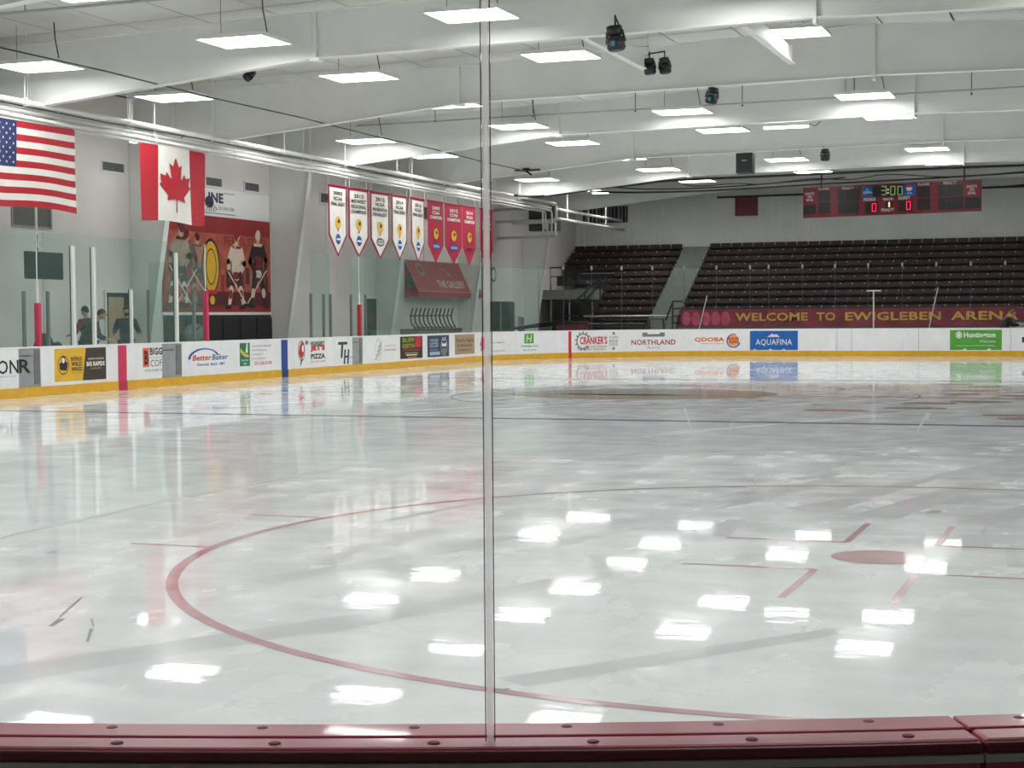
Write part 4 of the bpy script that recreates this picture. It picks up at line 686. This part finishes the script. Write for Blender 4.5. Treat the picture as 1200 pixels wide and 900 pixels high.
# ================================================================== SCOREBOARD
sb = thing('scoreboard', 'long maroon scoreboard with green clock and red digits above far stands', 'scoreboard', (-.4, 66, 5.5)); SK = lambda a, z, o: Vector((a, 65.95-o, z+.013*(a+3.9)))
SBM = mat('scoreboard_maroon', H(126, 28, 42), .45); x0, x1, z0, z1 = -3.9, 3.06, 5.47, 6.68
MB().hexa([SK(x0, z0, 0), SK(x1, z0, 0), SK(x1, z0, -.2), SK(x0, z0, -.2), SK(x0, z1, 0), SK(x1, z1, 0), SK(x1, z1, -.2), SK(x0, z1, -.2)]).build('case', SBM, sb)
G = lambda px, py: (x0+(px-55)/(1103-55)*(x1-x0), z1-(py-(99-(px-55)*.0435))/168*(z1-z0))
def pan(pa, pb, m=None, nm='display'):
    a = G(*pa); b = G(*pb); return rect(SK, a[0], b[0], b[1], a[1], .01, nm, m or BLACK, sb)
for p in [((58, 196), (134, 247)), ((148, 112), (220, 172)), ((148, 180), (220, 240)), ((266, 108), (394, 168)), ((266, 178), (394, 238)), ((474, 90), (652, 142)), ((428, 176), (505, 236)), ((550, 172), (592, 212)), ((624, 172), (706, 228)), ((736, 92), (810, 148)), ((736, 158), (810, 218)), ((858, 84), (1000, 140)), ((858, 152), (1000, 212)), ((1010, 150), (1096, 206))]: pan(*p)
def T(s, pa, pb, m=TW, b=.02, o=.014): a = G(*pa); c = G(*pb); text(SK, s, a[0], c[0], c[1], a[1], o, m, sb, b)
for s, a, b in (('PLAYER', (150, 100), (214, 110)), ('PENALTY', (292, 95), (362, 106)), ('SHOTS', (68, 126), (122, 138)), ('ON', (82, 143), (108, 155)), ('GOAL', (74, 160), (118, 172)), ('FERRIS', (420, 155), (490, 170)), ('PERIOD', (535, 155), (595, 166)), ('GUEST', (624, 146), (694, 160)), ('PENALTY', (525, 212), (600, 226)), ('PLAYER', (740, 72), (806, 84)), ('PENALTY', (886, 64), (964, 78)), ('SHOTS', (1020, 84), (1078, 96)), ('ON', (1036, 101), (1062, 113)), ('GOAL', (1026, 119), (1072, 131))): T(s, a, b)
q = pan((410, 92), (473, 150), AQUA, 'sponsor_panel'); T('AQUAFINA', (416, 118), (468, 132)); a = G(441, 108); shape(SK, [(a[0]-.06, a[1]-.03), (a[0], a[1]+.03), (a[0]+.06, a[1]-.03)], .016, 'emblem', TW, sb)
q = pan((655, 78), (724, 140), AQUA, 'sponsor_panel'); a = G(688, 98); shape(SK, ell(a[0], a[1], .12, .13, 16), .014, 'emblem', TW, sb); shape(SK, ell(a[0], a[1]+.02, .115, .11, 10, 0, pi), .018, 'emblem', TR, sb); T('PEPSI', (676, 124), (704, 132))
def seg7(d, cx, cz, wd, ht, m, o=.014):
    on = {'0': 'abcdef', '1': 'bc', '3': 'abcdg'}[d]; th = wd*.16; mb = MB(); w, h = wd/2, ht/2
    S_ = {'a': (-w, w, h-th, h), 'd': (-w, w, -h, -h+th), 'g': (-w, w, -th/2, th/2), 'b': (w-th, w, 0, h), 'c': (w-th, w, -h, 0), 'e': (-w, -w+th, -h, 0), 'f': (-w, -w+th, 0, h)}
    for k in on: a, b, c, e = S_[k]; mb.add([SK(cx+a, cz+c, o), SK(cx+b, cz+c, o), SK(cx+b, cz+e, o), SK(cx+a, cz+e, o)], [(0, 1, 2, 3)])
    return mb.build('digit', m, sb)
EG = emis('led_green', (.35, .62, .2), .4); ER = emis('led_red', (1, .03, .08), 1.3); EA = emis('led_amber', (1, .6, .25), 1.3)
for d, px in (('3', 540), ('0', 592), ('0', 634)): a = G(px, 113); seg7(d, a[0], a[1], .2, .36, EG)
for py in (108, 126): a = G(564, py); shape(SK, ell(a[0], a[1], .03, .03, 8), .014, 'digit', emis('led_pale', (.8, .8, .7), .8), sb)
a = G(482, 207); seg7('0', a[0], a[1], .17, .34, ER); a = G(684, 195); seg7('0', a[0], a[1], .17, .34, ER); a = G(571, 190); rect(SK, a[0]-.03, a[0]+.03, a[1]-.1, a[1]+.1, .016, 'digit', EA, sb)
for px in (308, 905):
    for py in (0, 22, 68, 92): a = G(px, (130 if px < 500 else 102)+py-(0)); shape(SK, ell(a[0], a[1], .018, .018, 6), .014, 'colon_dot', TGR, sb)
for x in (-3.2, 2.4): MB().tube([(x, 66.1, 6.6), (x, 66.3, 7.6)], .03, 5).build('hanger', BLKM, sb)
t = thing('wall_placard', 'small maroon placard high on the far wall left of scoreboard', 'sign', (-7.9, YB, 6)); Q = SY(YB-.04); rect(Q, -8.4, -7.34, 6.08, 6.95, .02, 'board', mat('placard_maroon', H(120, 34, 50), .5), t); text(Q, 'FERRIS STATE', -8.1, -7.45, 6.85, 6.9, .025, TO, t, 0)
for k in range(5): rect(Q, -8.35, -8.25, 6.2+k*.12, 6.25+k*.12, .025, 'print_mark', TK, t)
# open louvre bay high in back-left corner
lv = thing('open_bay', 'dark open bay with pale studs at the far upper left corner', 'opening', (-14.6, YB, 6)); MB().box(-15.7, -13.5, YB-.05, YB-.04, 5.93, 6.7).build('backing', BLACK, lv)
for k in range(12): MB().box(-15.6+k*.18, -15.55+k*.18+.04*(k % 3 == 0), YB-.1, YB-.05, 5.93, 6.7).build('stud', GREY, lv)
# ================================================================== STANDS
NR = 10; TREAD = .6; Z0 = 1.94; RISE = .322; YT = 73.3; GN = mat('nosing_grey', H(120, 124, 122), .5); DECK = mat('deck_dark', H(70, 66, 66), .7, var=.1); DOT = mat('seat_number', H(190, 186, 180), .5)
rown = ['lowest', 'second-lowest', 'third-lowest', 'fourth-lowest', 'fifth-lowest', 'sixth-lowest', 'fifth from the top', 'fourth from the top', 'third from the top', 'second from the top', 'topmost']
def lim(side, i):   # x limits of row i (row 0 lowest = partly hidden by the banner)
    if side == 'r': return -9.45, 7.5
    xl = -15.95 if i >= 7 else (-14.9 if i >= 6 else -13.35)
    return xl, -10.75
rows = []
for side in ('l', 'r'):
    for i in range(-1 if side == 'l' else 0, NR):
        y = YT-(NR-1-i)*TREAD; zt = Z0+i*RISE; xa, xb = lim(side, i)
        t = thing('bleacher_row', '%s maroon seat row in the %s stand behind the far boards' % (rown[i+1], 'left-hand' if side == 'l' else 'right-hand'), 'seats', (xa, y, zt-.35), 'maroon seat rows of far stands')
        d = TREAD
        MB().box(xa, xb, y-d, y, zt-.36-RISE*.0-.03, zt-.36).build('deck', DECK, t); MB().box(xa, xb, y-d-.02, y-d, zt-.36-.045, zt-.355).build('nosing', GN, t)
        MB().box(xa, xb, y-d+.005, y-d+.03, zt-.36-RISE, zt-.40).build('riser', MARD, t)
        n = int((xb-xa)/.49); wd = (xb-xa)/n
        s0 = None
        for k in range(n):
            x = xa+k*wd
            if s0 is None:
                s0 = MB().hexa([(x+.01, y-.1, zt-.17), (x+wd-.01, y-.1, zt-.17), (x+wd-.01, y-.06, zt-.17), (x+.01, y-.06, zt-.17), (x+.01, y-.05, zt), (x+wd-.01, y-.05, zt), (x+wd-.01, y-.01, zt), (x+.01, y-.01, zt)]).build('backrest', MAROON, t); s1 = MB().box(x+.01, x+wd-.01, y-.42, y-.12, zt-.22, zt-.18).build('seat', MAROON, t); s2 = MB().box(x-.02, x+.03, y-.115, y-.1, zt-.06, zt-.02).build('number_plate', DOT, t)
                o_ = (s0, s1, s2)
            else:
                for q in o_: c = q.copy(); C.objects.link(c); c.location = (k*wd, 0, 0)
        bk = MB().box(xa, xb, y-.03, y, zt-.36, zt-.16).build('back_support', MARD, t)
# aisle stairs between the stands
st = thing('aisle_stairs', 'pale concrete aisle stairs between the two maroon stands', 'stairs', (-10.1, 67, 0)); SC_ = mat('stair_concrete', H(136, 142, 136), .8, var=.1)
for k in range(22): y = 66.9+k*.3; MB().box(-10.72, -9.48, y, y+.32, .9, 1.32+k*.161).build('step', SC_, st)
for xa, xb, l in ((-13.3, -10.74, 'left-hand'), (-9.46, 7.5, 'right-hand')): tag(MB().box(xa, xb, 67.4, 67.6, 0, 1.3).build('front_wall', mat('front_wall_grey', H(78, 82, 80), .7, var=.1)), 'grey low front wall below the %s far stand' % l, 'wall')
base = MB().box(-13.3, -9.4, 66.2, 67.38, 0, .85); tag(base.build('stand_plinth', SC_), 'pale concrete plinth before the aisle at the far boards', 'plinth')
# landing at left with doors below
ld = thing('landing', 'grey raised landing with dark doors below at the far left corner', 'landing', (-14.5, 68, 0)); MB().box(-16.05, -13.4, 68, 70.4, 2.3, 2.72).build('slab', mat('landing_grey', H(128, 134, 130), .7), ld); MB().box(-15.4, -13.4, 68.02, 68.1, 0, 2.3).build('door_front', mat('door_glass', 0), ld)
for x in (-15.4, -14.55, -13.5): MB().box(x, x+.05, 67.98, 68.04, 0, 2.28).build('mullion', ALU, ld)
MB().tube([(-15.4, 68, 2.7), (-15.4, 68, 3.7), (-13.6, 68, 3.7)], .03, 5).tube([(-15.4, 68, 3.3), (-13.6, 68, 3.3)], .02, 5).tube([(-14.9, 68, 2.95), (-13.6, 68, 2.95)], .02, 5).build('railing', BLKM, ld)
MB().box(-15.2, -14.8, 68.3, 68.5, 2.9, 3.3).ball((-14.2, 68.6, 3.0), .45, .2, .2, 8, 6).build('stored_bundle', BLACK, ld)
sr = thing('stair_rail', 'black steel stair with handrail coming down from left landing', 'railing', (-13.3, 67.6, 1.8)); MB().tube([(-13.0, 67.7, 3.2), (-14.0, 67.5, 2.3), (-14.2, 67.5, 2.2)], .035, 5).tube([(-12.75, 67.7, 3.2), (-13.6, 67.5, 2.3)], .035, 5).build('handrail', BLKM, sr); MB().box(-14.3, -13.0, 67.2, 67.6, 2.16, 2.24).build('step', BLKM, sr)
for x, z in ((-13.0, 3.2), (-13.7, 2.6)): MB().tube([(x, 67.6, 2.2), (x, 67.6, z)], .03, 5).build('post', BLKM, sr)
MB().box(-14.6, -14.0, 67.3, 67.7, 1.55, 1.6).build('step', BLKM, sr)
ra = thing('front_rail', 'long pale rail over black railings before the left-hand stand', 'railing', (-13, 66.8, 1)); MB().tube([(-13.5, 66.8, 1.55), (-9.6, 66.8, 1.55)], .035, 6).build('top_rail', ALU, ra)
for x in (-12.7, -12.55, -11.5, -10.65, -10.55): MB().tube([(x, 66.7, 0), (x, 66.7, 1.42)], .035, 5).build('post', BLKM, ra)
MB().tube([(-12.7, 66.7, 1.38), (-10.55, 66.7, 1.38)], .03, 5).tube([(-13.6, 66.7, .95), (-12.5, 66.7, 1.15), (-11.3, 66.7, 1.3)], .03, 5).tube([(-12.6, 66.7, 1.1), (-10.6, 66.7, 1.1)], .02, 5).tube([(-10.9, 66.7, 1.0), (-10.6, 66.7, 1.42)], .025, 5).build('brace', BLKM, ra)
ar = thing('aisle_rail', 'black tubular handrail at the foot of the aisle stairs', 'railing', (-9.9, 66.7, 1)); MB().tube([(-10.5, 66.7, 1.42), (-9.95, 66.7, 1.42), (-9.85, 66.7, .4)], .04, 6).tube([(-9.85, 66.75, 1.35), (-9.62, 66.75, 1.95), (-9.55, 66.75, 2.15), (-9.1, 66.75, 2.15)], .035, 6).tube([(-9.55, 66.75, 2.15), (-9.55, 66.75, .6)], .035, 6).build('handrail', BLKM, ar)
for z in (1.85, 1.55, 1.25): MB().tube([(-9.55, 66.75, z), (-9.15, 66.75, z)], .028, 5).build('rung', BLKM, ar)
t = thing('red_box', 'low red equipment bin behind far boards at left', 'bin', (-13.2, 64, 0)); MB().box(-13.7, -12.6, 63.6, 64.6, 0, 1.28).build('body', mat('bin_red', H(110, 34, 46), .6), t, bevel=.03); MB().box(-13.75, -12.55, 63.55, 64.65, 1.28, 1.34).build('lid', mat('bin_lid', H(96, 30, 40), .5), t)
t = thing('stacked_bars', 'pile of long black bars leaning behind the far left boards', 'bars', (-14.6, 62, .9))
for k in range(6): MB().tube([(-15.8+.25*k, 61.8+.1*k, .95+.03*k), (-13.4+.25*k, 62.2+.1*k, 1.35+.05*sin(k))], .035, 5).build('bar', BLKM, t)
MB().box(-14.8, -14.6, 62.0, 62.3, 0, 1.1).build('support', DGREY, t)
# banner
bn = thing('welcome_banner', 'long maroon banner reading WELCOME TO EWIGLEBEN ARENA across the far stands', 'banner', (-9.2, 66.9, 1)); SQ = SY(66.9); BNM = mat('banner_cloth', H(134, 46, 62), .6, var=.35, scale=1.6); 
MB().box(-9.3, 7.5, 66.9, 66.93, 1.05, 1.8).build('cloth', BNM, bn)
segs = [('WELCOME', -7.3, -3.9), ('TO', -3.3, -2.15), ('EWIGLEBEN', -1.15, 1.75 if False else 2.05 if False else 1.3), ('ARENA', 1.9, 4.35)]
segs = [('WELCOME', 863, 951), ('TO', 961, 984), ('EWIGLEBEN', 995, 1106), ('ARENA', 1117, 1192)]
for s, a, b in segs:
    xa = -7.24+(a-853)*(3.59+7.24)/315; xb = -7.24+(b-853)*(3.59+7.24)/315
    text(SQ, s, xa-.03, xb+.03, 1.27, 1.68, .008, mat('banner_shadow', H(110, 20, 30), .6), bn, .05); text(SQ, s, xa, xb, 1.3, 1.65, .014, mat('banner_gold', H(214, 170, 80), .6), bn, .03)
for k in range(5): shape(SQ, ell(-9.0+.42*k, 1.42, .2, .3, 9), .006, 'print_blob', mat('banner_pink', H(196, 84, 112), .6, var=.3, scale=3), bn)
MB().box(-9.4, 7.5, 66.95, 67.05, .95, 1.06).build('rail', GN, bn)
# upright sticks leaning by the banner
for x0_, x1_, z1_, l in ((-8.35, -8.05, 2.4, 'white hockey stick leaning at left end of the maroon banner'), (1.05, 1.35, 2.6, 'white hockey stick leaning at middle of the maroon banner')):
    t = thing('hockey_stick', l, 'stick', (x0_, 66.6, 1)); xb_ = x0_-(x1_-x0_)/(z1_-1.2)*1.15; MB().tube([(xb_, 66.75, .05), (x1_, 66.7, z1_)], .022, 5).build('shaft', PIPE, t); x0_ = xb_; MB().hexa([(x0_-.25, 66.73, -.02), (x0_, 66.73, .03), (x0_, 66.77, .03), (x0_-.25, 66.77, -.02), (x0_-.25, 66.73, .06), (x0_, 66.73, .11), (x0_, 66.77, .11), (x0_-.25, 66.77, .06)]).build('blade', BLKM, t)
t = thing('camera_pole', 'thin white T-shaped pole standing behind the far glass', 'pole', (-.7, 62, 0)); MB().tube([(-.68, 63, 0), (-.68, 63, 2.45)], .03, 6).build('pole', PIPE, t); MB().tube([(-.95, 63, 2.45), (-.4, 63, 2.45)], .03, 6).build('crossbar', PIPE, t)
# ================================================================== NETTING
nm = D.materials.new('netting'); nm.use_nodes = True; nt = nm.node_tree; nt.nodes.remove(nt.nodes['Principled BSDF']); tr = nt.nodes.new('ShaderNodeBsdfTransparent'); df = nt.nodes.new('ShaderNodeBsdfDiffuse'); df.inputs[0].default_value = (.01, .01, .01, 1); mx = nt.nodes.new('ShaderNodeMixShader'); mx.inputs[0].default_value = .2
nt.links.new(tr.outputs[0], mx.inputs[1]); nt.links.new(df.outputs[0], mx.inputs[2]); nt.links.new(mx.outputs[0], nt.nodes['Material Output'].inputs[0])
ne = thing('protective_netting', 'dark protective netting hung from the roof behind the far goal', 'netting', (0, 61.2, 3.4))
path = [(-13.1, 54.7, 6.1), (-13.0, 57.2, 6.08), (-12.4, 58.9, 6.18), (-10.3, 59.2, 6.42), (-9, 59.2, 6.5), (-7.7, 59.2, 6.6), (-3.9, 59.2, 6.64), (5, 59.2, 6.7), (13, 59.2, 6.5)]
m = MB(); n = len(path); vs = []
for i, (x, y, z) in enumerate(path): vs += [(x, y, z), (x, y+ (1.9 if i > 2 else .4*i), 3.38)]
m.add(vs, [(2*i, 2*i+2, 2*i+3, 2*i+1) for i in range(n-1)]).build('net', nm, ne)
def sm(pts, k=4):
    out = []
    P = [Vector(p) for p in pts]
    for i in range(len(P)-1):
        a = P[max(i-1, 0)]; b = P[i]; c = P[i+1]; d = P[min(i+2, len(P)-1)]
        for j in range(k): t = j/k; out.append(.5*((2*b)+(c-a)*t+(2*a-5*b+4*c-d)*t*t+(3*b-a-3*c+d)*t**3))
    return out+[P[-1]]
MB().tube(sm([(-14.36, 58.6, 6.36)]+path[1:]), .05, 6).build('top_cable', BLKM, ne)
MB().tube(sm([(-10, 59.3, 6.45), (-8.5, 59.3, 6.32), (-6, 59.3, 6.3), (-3, 59.3, 6.42), (-1.2, 59.3, 6.5)]), .025, 5).tube(sm([(-10.6, 59.4, 6.3), (-9, 59.4, 6.22), (-6, 59.4, 6.2), (-2, 59.4, 6.3), (2, 59.4, 6.38), (6, 59.4, 6.5)]), .035, 5).build('slack_cable', BLKM, ne)
MB().tube(sm([(-7.5, 59.3, 6.6), (-6.8, 59.3, 6.38), (-5.2, 59.3, 6.42), (-4.2, 59.3, 6.36), (-2.4, 59.3, 6.5), (-1.0, 59.3, 6.42), (.3, 59.3, 6.56), (2.5, 59.3, 6.4), (5, 59.3, 6.5)]), .018, 5).build('slack_cable', BLKM, ne)
t = thing('black_pipe', 'black horizontal pipe across the far wall behind the scoreboard', 'pipe', (0, 66, 6.6)); MB().tube([(-7.5, 66.22, 6.42), (8, 66.22, 6.5)], .05, 6).build('pipe', BLKM, t)
MB().tube([(3.2, 66.22, 6.45), (8, 66.22, 6.75)], .03, 6).build('pipe', BLKM, t)
t = thing('hanging_strip', 'short white strip lamp near the netting cable at left', 'lamp', (-10, 60.5, 6.3)); MB().box(-11.2, -9.2, 60.4, 60.6, 6.36, 6.42).build('housing', WHITE, t); MB().box(-11.1, -10.5, 60.42, 60.58, 6.31, 6.36).build('diffuser', LE, t)
# ================================================================== PEOPLE
SKN = mat('skin', H(196, 150, 128), .55, var=.05)
def skinmesh(name, chains, m, parent, sub=2):
    verts = []; edges_ = []; rad_ = []; idx = {}
    for ch in chains:
        prev = None
        for (p, r) in ch:
            k = tuple(round(c, 4) for c in p)
            if k not in idx: idx[k] = len(verts); verts.append(p); rad_.append(r)
            if prev is not None and prev != idx[k]: edges_.append((prev, idx[k]))
            prev = idx[k]
    me = D.meshes.new(name); me.from_pydata(verts, edges_, []); me.materials.append(m); o = D.objects.new(name, me); C.objects.link(o); o.parent = parent
    md = o.modifiers.new('skin', 'SKIN')
    if not me.skin_vertices: me.attributes  # created by the modifier below
    bm = bmesh.new(); bm.from_mesh(me); ly = bm.verts.layers.skin.verify(); bm.verts.ensure_lookup_table()
    for i, v in enumerate(bm.verts): v[ly].radius = (rad_[i], rad_[i]); v[ly].use_root = (i == 0)
    bm.to_mesh(me); bm.free(); sb_ = o.modifiers.new('sub', 'SUBSURF'); sb_.levels = sub; sb_.render_levels = sub; md.use_smooth_shade = True
    return o
def person(label, loc, yaw, torso, legs, hair, lean=0,  handL=(-.28, .35, 1.08), handR=(.28, .35, 1.08), beard=False, sleeve=None):
    t = D.objects.new('person', None); C.objects.link(t); t.location = loc; t.rotation_euler = (0, 0, yaw); _loc[t.name] = Vector((0, 0, 0)); tag(t, label, 'person')
    L_ = lambda x, y, z: (x, y+max(0, z-.95)*sin(lean), .95+(z-.95)*cos(lean) if z > .95 else z)
    pel = (0, 0, .95); ch = L_(0, 0, 1.2); up = L_(0, .0, 1.42); nk = L_(0, .01, 1.52); hd = L_(0, .03, 1.62)
    def mid(a, b, k): return tuple(a[i]*(1-k)+b[i]*k for i in range(3))
    sL, sR = L_(-.19, 0, 1.41), L_(.19, 0, 1.41)
    def elbow(s, h, sx): q = mid(s, h, .5); return (q[0]+sx*.06, q[1]-.06, q[2]-.1)
    eL, eR = elbow(sL, handL, -1), elbow(sR, handR, 1); chains = [[(pel, .1), (ch, .09), (up, .075), (nk, .05), (hd, .055)]]
    for s, e, h in ((sL, eL, handL), (sR, eR, handR)): chains.append([(up, .075), (s, .045), (e, .035), (h, .027)])
    for sx in (-1, 1): chains.append([(pel, .1), ((sx*.1, 0, .88), .07), ((sx*.11, .02, .5), .05), ((sx*.11, -.01, .09), .035), ((sx*.11, .12, .04), .03)])
    for h, sx in ((handL, -1), (handR, 1)):
        pm = (h[0], h[1]+.05, h[2]-.005); chains.append([(h, .028), (pm, .03)])
        for f_ in range(4): b0 = (h[0]-.024+.016*f_, h[1]+.085, h[2]-.006); chains.append([(pm, .03), (b0, .009), ((b0[0], b0[1]+.035-.004*abs(f_-1.5), b0[2]-.012), .008), ((b0[0], b0[1]+.055-.006*abs(f_-1.5), b0[2]-.032), .007)])
        chains.append([(pm, .03), ((h[0]-sx*.035, h[1]+.05, h[2]), .01), ((h[0]-sx*.05, h[1]+.085, h[2]-.01), .009)])
    skinmesh('body', chains, SKN, t)
    jl = [[((0, 0, .84), .17), (L_(0, 0, .98), .17), (ch, .185), (L_(0, 0, 1.36), .17), (L_(0, 0, 1.48), .085)]]
    j = skinmesh('jacket', jl+[[(L_(0, 0, 1.36), .15), (s, .085), (e, .062), (mid(e, h, .85), .05)] for s, e, h in ((sL, eL, handL), (sR, eR, handR))], torso, t)
    if sleeve: lab(skinmesh('sleeve', [[(L_(-.12, 0, 1.3), .15), (sL, .1), (eL, .072), (mid(eL, handL, .8), .06)]], sleeve, t), 'red shoulder and sleeve')
    skinmesh('trousers', [[(pel, .15), ((sx*.1, 0, .86), .105), ((sx*.11, .02, .5), .075), ((sx*.11, -.01, .12), .06)] for sx in (-1, 1)], legs, t)
    c = L_(0, .045, 1.655); hm = MB(); hm.ball(c, .078, .098, .118, 16, 12); hm.ball((c[0], c[1]+.098, c[2]-.012), .013, .018, .022, 8, 6)
    for sx in (-1, 1): hm.ball((c[0]+sx*.078, c[1]-.005, c[2]-.01), .012, .022, .032, 8, 6)
    head = hm.build('head', SKN, t, True); hm2 = MB()
    for sx in (-1, 1): hm2.ball((c[0]+sx*.03, c[1]+.086, c[2]+.008), .012, .01, .007, 8, 6)
    hm2.build('eyes', TK, head, True); MB().ball((c[0], c[1]+.09, c[2]-.052), .024, .008, .006, 8, 6).build('mouth', mat('lips', H(150, 90, 84), .5), head, True)
    hr = MB(); n, m_ = 16, 7; vs = []
    for jj in range(m_+1):
        for i in range(n): a = 2*pi*i/n; ph = (pi*.5+ (.35 if sin(a) < 0 else -.25)*abs(sin(a)))*jj/m_; vs.append((c[0]+.086*sin(ph)*cos(a), c[1]-.006+.106*sin(ph)*sin(a), c[2]+.01+.122*cos(ph)))
    hr.add(vs, [(jj*n+i, jj*n+(i+1) % n, (jj+1)*n+(i+1) % n, (jj+1)*n+i) for jj in range(m_) for i in range(n)]); hr.build('hair', hair, t, True)
    if beard: MB().ball((c[0], c[1]+.045, c[2]-.07), .062, .06, .05, 12, 8).build('beard', hair, t, True)
    for sx in (-1, 1): MB().ball((sx*.11, .06, .05), .05, .14, .05, 12, 8).build('shoe', BLACK, t, True)
    return t
HB = mat('hair_black', H(30, 26, 24), .6); CH = mat('cloth_charcoal', H(44, 46, 50), .8); NV = mat('cloth_navy', H(32, 40, 58), .8); BK = mat('cloth_black', H(18, 19, 22), .8); RJ = mat('cloth_red', H(150, 34, 66), .8)
person('person in red and dark jacket seen from behind in the penalty box', (-14.9, 32.2, .13), rad(75), CH, CH, HB, .15, sleeve=RJ)
p2 = person('person bending forward in dark clothes in the middle of the penalty box', (-14.3, 31.15, .13), rad(-60), CH, CH, HB, .5, (-.2, .5, .98), (.2, .5, .98))
person('bearded person in navy jacket standing before the tan doorway', (-14.6, 33.3, .13), rad(-140), NV, CH, HB, .1, beard=True)
person('person in black leaning over the far boards at right edge', (4.1, 62.3, 0), rad(-78), BK, BK, mat('hair_brown', H(90, 66, 50), .6), .5, (-.15, .62, 1.12), (.15, .62, 1.12))
t = thing('coat_pile', 'dark coat heaped on the bench beside the red padded post', 'coat', (-14.2, 28.6, .9)); MB().box(-14.6, -13.6, 28.8, 30.0, .13, .6).build('bench', DGREY, t); MB().ball((-14.1, 29.3, .9), .22, .27, .4, 12, 8).build('coat', BK, t, True); MB().ball((-14.0, 29.65, .85), .15, .15, .25, 10, 8).build('sleeve', CH, t, True)
t = thing('equipment_case', 'white and grey equipment case behind leaning person at right edge', 'case', (4.9, 62.4, 0)); MB().box(4.55, 5.15, 63.0, 63.6, 0, 1.25).build('body', mat('case_white', H(170, 170, 168), .5), t, bevel=.03); MB().box(4.5, 5.2, 62.95, 63.65, 1.25, 1.32).build('lid', DGREY, t); MB().tube([(4.7, 62.99, 1.1), (4.7, 62.92, 1.1), (5.0, 62.92, 1.1), (5.0, 62.99, 1.1)], .015, 5).build('handle', BLKM, t)
